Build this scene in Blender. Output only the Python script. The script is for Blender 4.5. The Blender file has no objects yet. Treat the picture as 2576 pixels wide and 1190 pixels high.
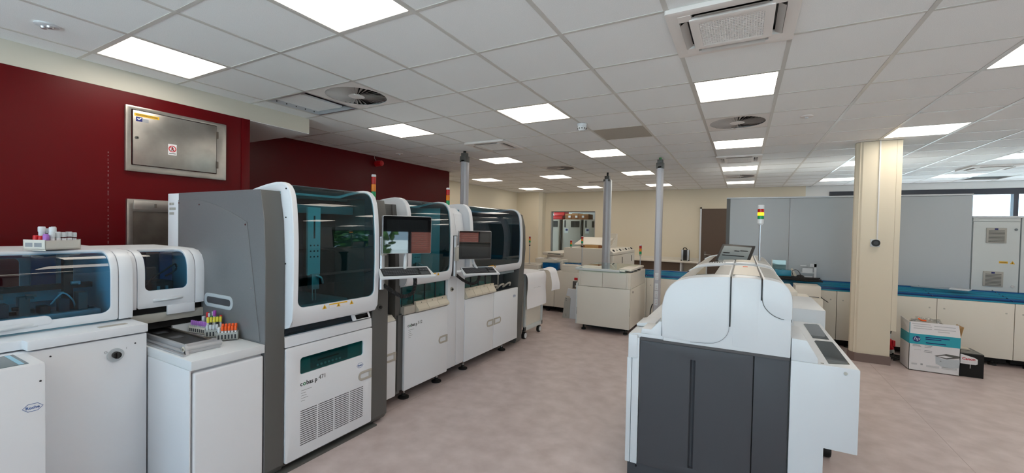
import bpy, bmesh, math, random
from mathutils import Vector, Matrix
random.seed(7)
scene = bpy.context.scene
C = scene.collection
# ------------------------------------------------------------------ camera
CAMH = 1.58
F_PX, YAW, PITCH, ROLL = 1051.1, -0.5048, -0.0198, 0.0197
fw = Vector((math.sin(YAW)*math.cos(PITCH), math.cos(YAW)*math.cos(PITCH), math.sin(PITCH)))
r0 = Vector((math.cos(YAW), -math.sin(YAW), 0)); u0 = r0.cross(fw)
RV = math.cos(ROLL)*r0 + math.sin(ROLL)*u0
UV = -math.sin(ROLL)*r0 + math.cos(ROLL)*u0
cam = bpy.data.cameras.new('camera'); cam.sensor_width = 36; cam.lens = F_PX/2576*36
cam.clip_start = 0.05; cam.clip_end = 200
co = bpy.data.objects.new('camera', cam); C.objects.link(co)
m3 = Matrix((RV, UV, -fw)).transposed()
co.matrix_world = Matrix.Translation((0, 0, CAMH)) @ m3.to_4x4()
scene.camera = co
# ------------------------------------------------------------------ sky, exposure
w = bpy.data.worlds.new('world'); scene.world = w; w.use_nodes = True
bg = w.node_tree.nodes['Background']
bg.inputs[0].default_value = (0.62, 0.82, 1.0, 1); bg.inputs[1].default_value = 4.3
sl = bpy.data.lights.new('bounce_sun', 'SUN'); sl.energy = 33; sl.angle = 0.01; sl.color = (0.95, 0.98, 1.0)  # added to light the ground for ceiling bounce, angled past the windows
so = bpy.data.objects.new('bounce_sun', sl); C.objects.link(so); so.location = (-20, 3, 25); so.rotation_euler = (0, math.radians(-36), 0)
scene.view_settings.view_transform = 'Standard'; scene.view_settings.look = 'None'
scene.view_settings.gamma = 1; scene.view_settings.use_curve_mapping = False
scene.view_settings.exposure = -0.12
LAMP = 8.0
# ------------------------------------------------------------------ materials
def lin(c):
    o = []
    for v in c:
        v = v/255; o.append(v/12.92 if v <= 0.04045 else ((v+0.055)/1.055)**2.4)
    return (*o, 1)
def mat(name, rgb, rough=0.5, metal=0.0, noise=None, bump=None, emit=None, spec=0.5, coat=0.0):
    m = bpy.data.materials.new(name); m.use_nodes = True
    nt = m.node_tree; b = nt.nodes['Principled BSDF']
    b.inputs['Base Color'].default_value = lin(rgb); b.inputs['Roughness'].default_value = rough
    b.inputs['Metallic'].default_value = metal; b.inputs['Specular IOR Level'].default_value = spec
    b.inputs['Coat Weight'].default_value = coat
    if emit:
        b.inputs['Emission Color'].default_value = lin(emit[0]); b.inputs['Emission Strength'].default_value = emit[1]
    if noise or bump:
        tc = nt.nodes.new('ShaderNodeTexCoord')
    if noise:   # (scale, second colour, lo, hi)
        n = nt.nodes.new('ShaderNodeTexNoise'); n.inputs['Scale'].default_value = noise[0]; n.inputs['Detail'].default_value = 6
        cr = nt.nodes.new('ShaderNodeValToRGB')
        cr.color_ramp.elements[0].color = lin(noise[1]); cr.color_ramp.elements[1].color = lin(rgb)
        cr.color_ramp.elements[0].position = noise[2]; cr.color_ramp.elements[1].position = noise[3]
        nt.links.new(tc.outputs['Object'], n.inputs['Vector']); nt.links.new(n.outputs['Fac'], cr.inputs[0])
        nt.links.new(cr.outputs[0], b.inputs['Base Color'])
    if bump:    # (scale, strength, distance)
        n2 = nt.nodes.new('ShaderNodeTexNoise'); n2.inputs['Scale'].default_value = bump[0]; n2.inputs['Detail'].default_value = 4
        bp = nt.nodes.new('ShaderNodeBump'); bp.inputs['Strength'].default_value = bump[1]; bp.inputs['Distance'].default_value = bump[2]
        nt.links.new(tc.outputs['Object'], n2.inputs['Vector']); nt.links.new(n2.outputs['Fac'], bp.inputs['Height'])
        nt.links.new(bp.outputs['Normal'], b.inputs['Normal'])
    return m
def glassmat(name, rgb, refl=0.06, rough=0.01):
    m = bpy.data.materials.new(name); m.use_nodes = True; nt = m.node_tree
    for n in list(nt.nodes):
        if n.type != 'OUTPUT_MATERIAL': nt.nodes.remove(n)
    out = [n for n in nt.nodes if n.type == 'OUTPUT_MATERIAL'][0]
    t = nt.nodes.new('ShaderNodeBsdfTransparent'); t.inputs[0].default_value = lin(rgb)
    g = nt.nodes.new('ShaderNodeBsdfGlossy'); g.inputs['Roughness'].default_value = rough; g.inputs[0].default_value = (1, 1, 1, 1)
    fr = nt.nodes.new('ShaderNodeFresnel'); fr.inputs['IOR'].default_value = 1.5 if refl >= 0.06 else 1.3
    ge = nt.nodes.new('ShaderNodeNewGeometry'); mr = nt.nodes.new('ShaderNodeMapRange'); mr.inputs['To Min'].default_value = 1.5; mr.inputs['To Max'].default_value = 1/1.5   # same air-to-pane reflection on both faces of a thin pane
    nt.links.new(ge.outputs['Backfacing'], mr.inputs['Value']); nt.links.new(mr.outputs[0], fr.inputs['IOR'])
    mx = nt.nodes.new('ShaderNodeMixShader')
    nt.links.new(fr.outputs[0], mx.inputs[0]); nt.links.new(t.outputs[0], mx.inputs[1]); nt.links.new(g.outputs[0], mx.inputs[2])
    nt.links.new(mx.outputs[0], out.inputs[0])
    return m
M = {}
M['white'] = mat('white_plastic', (226, 229, 234), 0.38, bump=(900, 0.06, 0.001))
M['white2'] = mat('white_enamel', (214, 218, 222), 0.3)
M['polegrey'] = mat('pole_grey', (186, 187, 194), 0.42, 0.25)
M['cream'] = mat('cream_enamel', (226, 220, 208), 0.42)
M['creamd'] = mat('beige_plastic', (205, 196, 178), 0.45)
M['grey'] = mat('grey_metallic_paint', (128, 129, 132), 0.42, 0.25, noise=(700, (118, 119, 122), 0.35, 0.65))
M['greyd'] = mat('dark_grey_paint', (92, 92, 90), 0.45, 0.1)
M['charcoal'] = mat('charcoal_plastic', (66, 67, 72), 0.5, bump=(1200, 0.1, 0.001))
M['black'] = mat('black_plastic', (14, 14, 15), 0.4)
M['blackm'] = mat('black_matt', (8, 8, 9), 0.8)
M['red'] = mat('red_wall_paint', (92, 3, 11), 0.34, bump=(90, 0.12, 0.002), spec=0.18)
M['wall'] = mat('cream_wall_paint', (228, 218, 197), 0.7, bump=(200, 0.05, 0.001))
M['bulk'] = mat('bulkhead_wall_dimmed', (206, 201, 188), 0.75)  # wall colour darkened for the bulkhead to offset the near lamp's light
M['wallw'] = mat('white_wall_paint', (236, 236, 234), 0.7)
M['floor'] = mat('vinyl_floor', (202, 187, 185), 0.36, noise=(6.5, (180, 164, 161), 0.3, 0.7), bump=(160, 0.04, 0.001))
M['tile'] = mat('mineral_tile', (245, 246, 246), 0.9, noise=(330, (232, 233, 233), 0.35, 0.6), bump=(330, 0.3, 0.002))
M['tbar'] = mat('grid_bar_white', (206, 203, 198), 0.3)
M['tiled'] = mat('grey_tile', (178, 171, 160), 0.9)
M['lamp'] = mat('lamp_diffuser', (255, 250, 240), 0.5, emit=((255, 246, 232), LAMP))
M['trim'] = mat('diffuser_plate', (232, 226, 222), 0.5)
M['steel'] = mat('brushed_steel', (186, 182, 176), 0.28, 0.9, noise=(5, (160, 156, 150), 0.35, 0.75))
M['steeld'] = mat('dull_steel', (120, 112, 104), 0.4, 0.7, noise=(9, (98, 90, 84), 0.3, 0.7))
M['alu'] = mat('aluminium', (192, 194, 198), 0.35, 0.75)
M['chrome'] = mat('chrome', (210, 210, 210), 0.12, 1.0)
M['base'] = mat('brown_vinyl_base', (118, 100, 94), 0.5)
M['doorb'] = mat('brown_door', (92, 74, 60), 0.5)
M['panel'] = mat('grey_white_panel', (186, 193, 198), 0.4)
M['cabg'] = mat('pale_grey_cabinet', (206, 212, 212), 0.4)
M['vent'] = mat('vent_grey', (176, 174, 166), 0.5)
M['navy'] = mat('navy', (22, 34, 110), 0.4)
M['blue1'] = mat('track_blue', (12, 92, 152), 0.25)
M['blue2'] = mat('track_dark_blue', (8, 50, 106), 0.25)
M['blue3'] = mat('track_teal', (40, 140, 172), 0.25)
M['paper'] = mat('paper', (232, 232, 236), 0.8)
M['card'] = mat('cardboard', (186, 146, 96), 0.8)
M['cardd'] = mat('dark_cardboard', (140, 88, 50), 0.8)
M['teal'] = mat('teal_print', (40, 160, 178), 0.5)
M['boxw'] = mat('printed_white', (226, 224, 226), 0.5)
M['print'] = mat('grey_print', (150, 152, 156), 0.6)
M['printl'] = mat('light_print', (196, 196, 198), 0.6)
M['ink'] = mat('dark_ink', (34, 36, 40), 0.6)
M['logob'] = mat('logo_blue', (70, 104, 160), 0.5)
M['green'] = mat('cap_green', (60, 130, 70), 0.4)
M['purple'] = mat('cap_purple', (150, 60, 160), 0.4)
M['lilac'] = mat('lilac', (170, 110, 196), 0.4)
M['yellow'] = mat('cap_yellow', (222, 210, 70), 0.4)
M['orange'] = mat('cap_orange', (238, 92, 24), 0.4)
M['redc'] = mat('red_plastic', (200, 24, 34), 0.35)
M['lightblue'] = mat('pale_blue', (150, 200, 224), 0.4)
M['tubew'] = mat('tube_plastic', (206, 212, 216), 0.25)
M['rack'] = mat('rack_grey', (172, 176, 172), 0.45)
M['rackw'] = mat('rack_white', (220, 216, 206), 0.45)
M['warn'] = mat('warning_yellow', (226, 176, 30), 0.5)
M['siren'] = mat('siren_red', (190, 14, 24), 0.3)
M['cyanp'] = mat('pale_teal_plate', (196, 224, 230), 0.45)
M['inner'] = mat('interior_dark', (52, 58, 64), 0.7)
M['innerm'] = mat('interior_grey', (132, 146, 152), 0.6)
M['turq'] = mat('turquoise_tray', (70, 178, 186), 0.5)
M['screen'] = mat('screen_glass', (10, 11, 12), 0.03, spec=0.9)
M['lcd'] = mat('lcd_panel', (78, 90, 94), 0.2, emit=((120, 138, 142), 0.1))
M['bag'] = glassmat('clear_film', (236, 236, 236), 0.06, 0.15)
M['gblue'] = glassmat('tinted_glass', (122, 190, 200))
M['gmid'] = glassmat('blue_tinted_glass', (132, 196, 220))
M['gdark'] = glassmat('dark_tinted_glass', (112, 172, 194))
M['gcover'] = glassmat('blue_cover_glass', (150, 206, 232))
M['gclear'] = glassmat('clear_glass', (214, 232, 232))
M['pane'] = glassmat('window_glass', (240, 248, 250))
M['gtube'] = glassmat('tube_glass', (225, 235, 238))
M['lred'] = mat('beacon_red', (176, 24, 20), 0.25)
M['lamber'] = mat('beacon_amber', (226, 130, 24), 0.25)
M['lamberon'] = mat('beacon_amber_lit', (255, 190, 40), 0.3, emit=((255, 170, 20), 2.2))
M['lgreen'] = mat('beacon_green', (20, 150, 92), 0.25)
M['leaf'] = mat('leaf_green', (70, 120, 40), 0.8, noise=(2.0, (38, 74, 22), 0.35, 0.65))
M['brick'] = mat('brick_red', (150, 80, 66), 0.85)
M['mortar'] = mat('mortar', (176, 164, 150), 0.9)
M['bounce_ground'] = mat('bounce_paving', (226, 226, 222), 0.9, noise=(1.5, (212, 212, 208), 0.4, 0.6))  # invented paving, made pale to bounce daylight up onto the ceiling
M['wframe'] = mat('window_frame_dark', (44, 48, 58), 0.45)
M['rubber'] = mat('rubber', (24, 24, 25), 0.7)
M['gplate'] = mat('grey_plate', (176, 170, 160), 0.5)
M['consolet'] = mat('console_teal', (92, 176, 180), 0.5)
M['consoled'] = mat('console_dark_teal', (54, 120, 130), 0.5)
M['logog'] = mat('logo_green', (16, 110, 62), 0.5)
M['seam'] = mat('floor_weld', (166, 150, 146), 0.5)
M['gteal'] = glassmat('teal_glass', (140, 206, 206))
M['lidgrey'] = mat('lid_grey', (168, 168, 164), 0.35)
M['smoked'] = glassmat('smoked_glass', (34, 40, 42))
# ------------------------------------------------------------------ helpers
LOCAL = set()
def link(o, parent):
    C.objects.link(o)
    if parent is not None:
        o.parent = parent
        root = parent
        if parent.name not in LOCAL:
            off = Vector(parent.location)
            p = parent.parent
            if p is None:
                o.matrix_parent_inverse = Matrix.Translation(-off)
            # a part's part: the part's own local frame is already world aligned
    return o
def fin(name, bm, m, parent, smooth=None, bevel=0, segs=2):
    if bevel:
        ed = [e for e in bm.edges if len(e.link_faces) == 2 and e.calc_face_angle(0) > 0.5]
        bmesh.ops.bevel(bm, geom=ed, offset=bevel, segments=segs, affect='EDGES', profile=0.6, clamp_overlap=True)
    me = bpy.data.meshes.new(name); bm.to_mesh(me); bm.free()
    me.materials.append(M[m] if isinstance(m, str) else m)
    if smooth is not None:
        me.shade_smooth() if smooth is True else me.set_sharp_from_angle(angle=smooth) if False else me.shade_smooth()
        me.set_sharp_from_angle(angle=0.6)
    o = bpy.data.objects.new(name, me)
    return link(o, parent)
def box(name, x0, x1, y0, y1, z0, z1, m, parent=None, bevel=0, segs=2):
    bm = bmesh.new(); bmesh.ops.create_cube(bm, size=1)
    for v in bm.verts:
        v.co = Vector(((x0+x1)/2+v.co.x*(x1-x0), (y0+y1)/2+v.co.y*(y1-y0), (z0+z1)/2+v.co.z*(z1-z0)))
    return fin(name, bm, m, parent, True if bevel else None, bevel, segs)
def P3(axis, a, u, v):
    return {'x': (a, u, v), 'y': (u, a, v), 'z': (u, v, a)}[axis]
def prism(name, pts, axis, a0, a1, m, parent=None, bevel=0, smooth=None):
    bm = bmesh.new()
    A = [bm.verts.new(P3(axis, a0, u, v)) for u, v in pts]; B = [bm.verts.new(P3(axis, a1, u, v)) for u, v in pts]
    n = len(pts)
    bm.faces.new(A); bm.faces.new(list(reversed(B)))
    for i in range(n): bm.faces.new((A[i], B[i], B[(i+1) % n], A[(i+1) % n]))
    bmesh.ops.recalc_face_normals(bm, faces=bm.faces)
    return fin(name, bm, m, parent, True if (bevel or smooth) else None, bevel)
def cyl(name, p0, p1, r, m, parent=None, seg=16, r2=None, bevel=0):
    p0 = Vector(p0); p1 = Vector(p1); d = p1-p0; L = d.length
    bm = bmesh.new(); bmesh.ops.create_cone(bm, cap_ends=True, segments=seg, radius1=r, radius2=r if r2 is None else r2, depth=L)
    q = Vector((0, 0, 1)).rotation_difference(d.normalized())
    bmesh.ops.transform(bm, matrix=Matrix.Translation((p0+p1)/2) @ q.to_matrix().to_4x4(), verts=bm.verts)
    return fin(name, bm, m, parent, True, bevel)
def lathe(name, prof, loc, m, parent=None, seg=24):
    bm = bmesh.new(); rings = []
    for r, z in prof:
        rings.append([bm.verts.new((loc[0]+r*math.cos(2*math.pi*i/seg), loc[1]+r*math.sin(2*math.pi*i/seg), loc[2]+z)) for i in range(seg)])
    for a, b in zip(rings, rings[1:]):
        for i in range(seg): bm.faces.new((a[i], a[(i+1) % seg], b[(i+1) % seg], b[i]))
    bm.faces.new(rings[0]); bm.faces.new(rings[-1]); bmesh.ops.recalc_face_normals(bm, faces=bm.faces)
    return fin(name, bm, m, parent, True)
def smoothpts(pts, k=6):
    pts = [Vector(p) for p in pts]; P = [pts[0]]+pts+[pts[-1]]; out = []
    for i in range(1, len(P)-2):
        for j in range(k):
            t = j/k; a, b, c, d = P[i-1], P[i], P[i+1], P[i+2]
            out.append(0.5*((2*b)+(c-a)*t+(2*a-5*b+4*c-d)*t*t+(3*b-a-3*c+d)*t**3))
    return out+[pts[-1]]
def tube(name, pts, r, m, parent=None, k=6, seg=8, coil=0):
    pts = smoothpts(pts, k) if k else [Vector(p) for p in pts]
    bm = bmesh.new(); rings = []; up = Vector((0.03, 0.02, 1))
    for i, p in enumerate(pts):
        t = (pts[min(i+1, len(pts)-1)]-pts[max(i-1, 0)]).normalized()
        s = t.cross(up)
        if s.length < 1e-3: s = t.cross(Vector((1, 0, 0)))
        s.normalize(); n = s.cross(t); rr = r*(1+(coil if i % 2 else 0))
        rings.append([bm.verts.new(p+rr*(math.cos(2*math.pi*j/seg)*s+math.sin(2*math.pi*j/seg)*n)) for j in range(seg)])
    for a, b in zip(rings, rings[1:]):
        for j in range(seg): bm.faces.new((a[j], a[(j+1) % seg], b[(j+1) % seg], b[j]))
    bm.faces.new(rings[0]); bm.faces.new(rings[-1]); bmesh.ops.recalc_face_normals(bm, faces=bm.faces)
    return fin(name, bm, m, parent, True)
def rrect(u0, u1, v0, v1, r, n=6):
    out = []
    for cx, cy, a in ((u1-r, v1-r, 0), (u0+r, v1-r, 90), (u0+r, v0+r, 180), (u1-r, v0+r, 270)):
        for i in range(n+1):
            t = math.radians(a+90*i/n); out.append((cx+r*math.cos(t), cy+r*math.sin(t)))
    return out
def dense(loop, step):
    out = []
    for i, p in enumerate(loop):
        q = loop[(i+1) % len(loop)]; L = math.hypot(q[0]-p[0], q[1]-p[1]); n = max(1, int(L/step))
        for j in range(n): out.append((p[0]+(q[0]-p[0])*j/n, p[1]+(q[1]-p[1])*j/n))
    return out
def flatloop(name, pts, fn, th, m, parent=None, bevel=0):
    """solid plate: 2D outline mapped by fn(u, v, depth) to 3D"""
    bm = bmesh.new()
    A = [bm.verts.new(fn(u, v, 0)) for u, v in pts]; B = [bm.verts.new(fn(u, v, -th)) for u, v in pts]; n = len(pts)
    bm.faces.new(A); bm.faces.new(list(reversed(B)))
    for i in range(n): bm.faces.new((A[i], B[i], B[(i+1) % n], A[(i+1) % n]))
    bmesh.ops.recalc_face_normals(bm, faces=bm.faces)
    return fin(name, bm, m, parent, True if bevel else None, bevel)
def ringplate(name, outer, inner, fn, th, m, parent=None, bevel=0, sub=2):
    """plate with a hole; outer and inner have equal counts"""
    bm = bmesh.new(); n = len(outer); L = []
    for dep in (0, -th):
        rows = []
        for k in range(sub+1):
            t = k/sub
            rows.append([bm.verts.new(fn(o[0]+(i[0]-o[0])*t, o[1]+(i[1]-o[1])*t, dep)) for o, i in zip(outer, inner)])
        L.append(rows)
    for rows in L:
        for a, b in zip(rows, rows[1:]):
            for i in range(n): bm.faces.new((a[i], a[(i+1) % n], b[(i+1) % n], b[i]))
    for k in (0, sub):
        a, b = L[0][k], L[1][k]
        for i in range(n): bm.faces.new((a[i], a[(i+1) % n], b[(i+1) % n], b[i]))
    bmesh.ops.recalc_face_normals(bm, faces=bm.faces)
    return fin(name, bm, m, parent, True, bevel)
def match(outer_rect, inner_rect, ro, ri, n=6, per=14):
    """outer / inner rounded rectangles with matching point counts"""
    def mk(R, r):
        L = rrect(*R, r, n); out = []
        for c in range(4):
            seg = L[c*(n+1):(c+1)*(n+1)]; out += seg
            a, b = seg[-1], L[((c+1) % 4)*(n+1)]
            for j in range(1, per): out.append((a[0]+(b[0]-a[0])*j/per, a[1]+(b[1]-a[1])*j/per))
        return out
    return mk(outer_rect, ro), mk(inner_rect, ri)
def sheet(name, rows, m, parent=None, th=0.0, flip=False):
    """rows of 3D points -> smooth sheet, thickened along normals if th"""
    bm = bmesh.new(); V = [[bm.verts.new(p) for p in r] for r in rows]
    for a, b in zip(V, V[1:]):
        for i in range(len(a)-1): bm.faces.new((a[i], a[i+1], b[i+1], b[i]))
    if th:
        bm.normal_update(); g = bmesh.ops.solidify(bm, geom=bm.faces[:], thickness=th)
    bmesh.ops.recalc_face_normals(bm, faces=bm.faces)
    return fin(name, bm, m, parent, True)
def tag(o, label=None, cat=None, group=None, kind=None):
    for k, v in (('label', label), ('category', cat), ('group', group), ('kind', kind)):
        if v: o[k] = v
    return o
def thing(name, label, cat, loc=(0, 0, 0), group=None, local=False, kind=None):
    o = bpy.data.objects.new(name, None); C.objects.link(o); o.location = loc; o.empty_display_size = 0.05
    if local: LOCAL.add(o.name)
    return tag(o, label, cat, group, kind)
def struct(o): o['kind'] = 'structure'; return o
def dup(root, loc, rotz=0, label=None):
    r = root.copy(); C.objects.link(r); r.location = loc; r.rotation_euler = (0, 0, rotz)
    if label: r['label'] = label
    for ch in list(root.children):
        c = ch.copy(); C.objects.link(c); c.parent = r
        for g in list(ch.children):
            d = g.copy(); C.objects.link(d); d.parent = c
    return r
FONT = {}
def text(name, s, size, org, right, up, m, parent=None, ext=0.0006, shear=0.0, bold=0.0):
    cu = bpy.data.curves.new(name, 'FONT'); cu.body = s; cu.size = size; cu.extrude = ext; cu.shear = shear; cu.offset = bold; cu.resolution_u = 3
    o = bpy.data.objects.new(name+'_tmp', cu); C.objects.link(o)
    dg = bpy.context.evaluated_depsgraph_get(); dg.update()
    me = bpy.data.meshes.new_from_object(o.evaluated_get(dg)); bpy.data.objects.remove(o)
    FONT['w'] = max((v.co.x for v in me.vertices), default=0)
    R = Vector(right).normalized(); U = Vector(up).normalized(); N = R.cross(U)
    mm = Matrix((R, U, N)).transposed().to_4x4(); mm.translation = Vector(org)
    me.transform(mm); me.materials.clear(); me.materials.append(M[m])
    ob = bpy.data.objects.new(name, me)
    return link(ob, parent)
def face_px(X):  # plate on a +X facing plane: (y, z, depth) -> 3D
    return lambda u, v, d: (X+d, u, v)
def face_ny(Y):  # plate on a -Y facing plane
    return lambda u, v, d: (u, Y-d, v)
def face_dn(Z):
    return lambda u, v, d: (u, v, Z-d)
# ================================================================== STRUCTURE
CE = 2.739
GX, GY, G = -0.9863, 1.7333, 0.6
XR, YB, YB2, YF = 6.2, 12.3, 12.42, -3.0
struct(box('floor', -7.2, XR+0.2, YF-0.2, 16.2, -0.1, 0, 'floor'))
fl = bpy.data.objects['floor']; box('floor_seam', 1.406, 1.410, 0.5, 6.6, 0.0, 0.0004, 'seam', fl); box('floor_seam', -2.604, -2.601, -1.0, 5.2, 0.0, 0.0003, 'seam', fl)
ceil = struct(box('ceiling', -7.2, XR+0.2, YF-0.2, 12.6, 3.12, 3.2, 'wallw'))
# near red wall (flush with the bulkhead) and the recessed red wall behind it
struct(box('wall_left_near', -5.42, -4.23, YF, 2.33, 0, 2.583, 'red'))
struct(box('trim_1', -4.231, -4.222, 2.255, 2.332, 0, 2.583, 'red', bevel=0.003))
struct(box('wall_left_recess', -5.62, -5.42, YF, 7.04, 0, 3.12, 'red'))
struct(box('wall_left_return', -6.65, -5.62, 6.9, 7.04, 0, 3.12, 'wall'))
struct(box('wall_left_far', -6.65, -6.45, 7.04, YB+0.2, 0, 3.12, 'wall'))
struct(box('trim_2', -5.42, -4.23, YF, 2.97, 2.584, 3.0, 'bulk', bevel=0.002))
struct(box('trim_4', -5.41, -4.232, 2.331, 2.968, 2.578, 2.583, 'wallw'))
struct(prism('trim_3', [(-6.45, 12.3), (-6.45, 11.95), (-5.66, 11.95), (-5.58, 12.06), (-5.58, 12.3)], 'z', 0, 3.12, 'wall'))
# back wall with an opening to the next room
wb = struct(box('wall_back', -3.93, 1.30, YB, YB+0.2, 0, 3.12, 'wall'))
box('wall_segment', -6.65, -5.39, YB, YB+0.2, 0, 3.12, 'wall', wb)
box('wall_segment', -5.39, -3.93, YB, YB+0.2, 2.14, 3.12, 'wall', wb)
box('wall_segment', -5.39, -3.93, YB, YB+0.2, 0, 0.83, 'wall', wb)
# window wall at the right of the back
wr = struct(box('wall_back_right', 1.30, 1.78, YB2, YB2+0.2, 0, 3.12, 'wallw'))
box('wall_segment', 1.78, XR+0.2, YB2, YB2+0.2, 2.60, 3.12, 'wallw', wr)
box('wall_segment', 1.78, XR+0.2, YB2, YB2+0.2, 0, 1.88, 'wallw', wr)
def window_y(n, x0, x1, z0, z1, Y, t, panes, th=0.12):
    """window in a wall facing -Y"""
    wn = struct(box('window_%d' % n, x0, x1, Y-0.02, Y+th, z1-t, z1, 'wframe'))
    box('frame_rail', x0, x1, Y-0.02, Y+th, z0, z0+0.06, 'wframe', wn)
    for i in range(panes+1):
        x = x0+(x1-x0)*i/panes
        box('mullion', max(x0, x-0.035), min(x1, x+0.035), Y-0.01, Y+th-0.01, z0, z1, 'wframe', wn)
    for i in range(panes):
        a = x0+(x1-x0)*i/panes; b = x0+(x1-x0)*(i+1)/panes
        box('pane', a+0.03, b-0.03, Y+0.05, Y+0.056, z0+0.05, z1-t+0.01, 'pane', wn)
def window_x(n, y0, y1, z0, z1, X, t, panes):
    wn = struct(box('window_%d' % n, X-0.02, X+0.12, y0, y1, z1-t, z1, 'wframe'))
    box('frame_rail', X-0.02, X+0.12, y0, y1, z0, z0+0.06, 'wframe', wn)
    for i in range(panes+1):
        y = y0+(y1-y0)*i/panes
        box('mullion', X-0.01, X+0.11, max(y0, y-0.035), min(y1, y+0.035), z0, z1, 'wframe', wn)
    for i in range(panes):
        a = y0+(y1-y0)*i/panes; b = y0+(y1-y0)*(i+1)/panes
        box('pane', X+0.05, X+0.056, a+0.03, b-0.03, z0+0.05, z1-t+0.01, 'pane', wn)
window_y(1, 1.78, 6.38, 1.88, 2.60, YB2, 0.12, 3)
# right wall with windows, and the wall behind the camera with windows
RW = [(-1.3, 2.3), (8.6, 11.8)]
wx = struct(box('wall_right', XR, XR+0.2, 2.3, 8.6, 0, 3.12, 'wallw'))
box('wall_segment', XR, XR+0.2, YF-0.2, -1.3, 0, 3.12, 'wallw', wx)
box('wall_segment', XR, XR+0.2, 11.8, YB2, 0, 3.12, 'wallw', wx)
for i, (a, b) in enumerate(RW):
    box('wall_segment', XR, XR+0.2, a, b, 2.5, 3.12, 'wallw', wx); box('wall_segment', XR, XR+0.2, a, b, 0, 0.7, 'wallw', wx)
    window_x(2+i, a, b, 0.7, 2.5, XR, 0.08, 2)
FWN = [(-4.1, -0.4), (0.2, 2.4)]
wf = struct(box('wall_front', -0.4, 0.2, YF-0.2, YF, 0, 3.12, 'wallw'))
box('wall_segment', -5.42, -4.1, YF-0.2, YF, 0, 3.12, 'wallw', wf); box('wall_segment', 2.4, XR, YF-0.2, YF, 0, 3.12, 'wallw', wf)
for i, (a, b) in enumerate(FWN):
    box('wall_segment', a, b, YF-0.2, YF, 2.5, 3.12, 'wallw', wf); box('wall_segment', a, b, YF-0.2, YF, 0, 0.35, 'wallw', wf)
    window_y(4+i, a, b, 0.35, 2.5, YF-0.12, 0.08, 3)
bl = struct(box('window_7', XR-0.05, XR-0.045, -1.26, 2.26, 1.42, 2.5, 'wframe')); cyl('blind_roll', (XR-0.05, -1.26, 2.5), (XR-0.05, 2.26, 2.5), 0.03, 'wframe', bl)
# outdoors beyond the windows
struct(box('ground_outside', -40, 45, -40, 45, -0.35, -0.12, 'bounce_ground'))
bw = struct(box('wall_outside', 12.0, 12.3, -0.9, 7.5, -0.12, 6.0, 'mortar'))
bm = bmesh.new()
for r in range(70):
    for k in range(36):
        y = -0.9+0.24*k+(0.12 if r % 2 else 0); z = -0.1+0.085*r
        if y > 7.3 or z > 5.9: continue
        g = bmesh.ops.create_cube(bm, size=1)
        for v in g['verts']: v.co = Vector((11.99+v.co.x*0.03, y+0.11+v.co.y*0.225, z+0.04+v.co.z*0.07))
tag(fin('brick', bm, 'brick', bw), kind='stuff')
def bush(x, y, z, rx, rz, label):
    bm = bmesh.new()
    for i in range(900):
        th = random.uniform(0, 6.283); ph = math.acos(random.uniform(-1, 1)); rr = random.uniform(0.6, 1.0)
        c = Vector((x+rx*rr*math.sin(ph)*math.cos(th), y+rx*rr*math.sin(ph)*math.sin(th), z+rz*rr*math.cos(ph)))
        bmesh.ops.create_icosphere(bm, subdivisions=1, radius=rx*0.085, matrix=Matrix.Translation(c) @ Matrix.Rotation(random.uniform(0, 3), 4, 'X') @ Matrix.Diagonal((1.3, 1, 0.4, 1)))
    t = thing('garden_tree', label, 'tree', (x, y, -0.12)); fin('crown', bm, 'leaf', t); cyl('trunk', (x, y, -0.12), (x, y, z), 0.12, 'cardd', t)
bush(9.9, -2.9, 1.4, 2.0, 1.8, 'leafy green tree outside beside the brick wall')
bush(12.0, 15.0, 2.2, 2.0, 2.0, 'leafy green tree outside the far side window')
# ------------------------------------------------------------------ suspended ceiling
def proj(x, y, z):
    d = Vector((x, y, z-CAMH)); k = d.dot(fw)
    if k < 0.05: return None
    return 1288+F_PX*d.dot(RV)/k, 595-F_PX*d.dot(UV)/k, k
LIGHTS = [(a, b) for b in (-5, -1, 3, 7, 11, 15) for a in (-8, -5, -2, 1, 4, 7, 10)]
def room_x0(y): return -4.23 if y < 2.97 else (-5.42 if y < 7.04 else -6.45)
def room_y1(x): return YB if x < 1.3 else YB2
LIGHTS = [(a, b) for a, b in LIGHTS if GX+a*G >= room_x0(GY+b*G+0.3)-0.05 and GX+a*G+0.6 < XR and GY+b*G > YF]
ACS = [(1, 1), (1, 9), (-4, 5), (7, 13)]
SWIRL = [(-4, 1), (1, 5), (-4, 9), (1, 13)]
OPEN = [(-5, 1), (8, 16)]
GREYT = [(-1, 5)]
skip = set(LIGHTS) | set(ACS) | set(SWIRL) | set(OPEN)
full = None; cells = []
for a in range(-10, 12):
    for b in range(-8, 18):
        x0 = GX+a*G; y0 = GY+b*G; cx, cy = x0+0.3, y0+0.3
        if (a, b) in skip: continue
        X0 = max(x0, room_x0(cy)); X1 = min(x0+G, XR); Y0 = max(y0, YF); Y1 = min(y0+G, room_y1(cx))
        if X1-X0 < 0.03 or Y1-Y0 < 0.03: continue
        p = proj(cx, cy, CE); vis = p and -250 < p[0] < 2826 and -250 < p[1] < 1190
        cells.append((0 if vis else 1, p[2] if p else 99, a, b, X0, X1, Y0, Y1))
cells.sort()
bm_rest = bmesh.new(); ntile = 0
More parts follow.
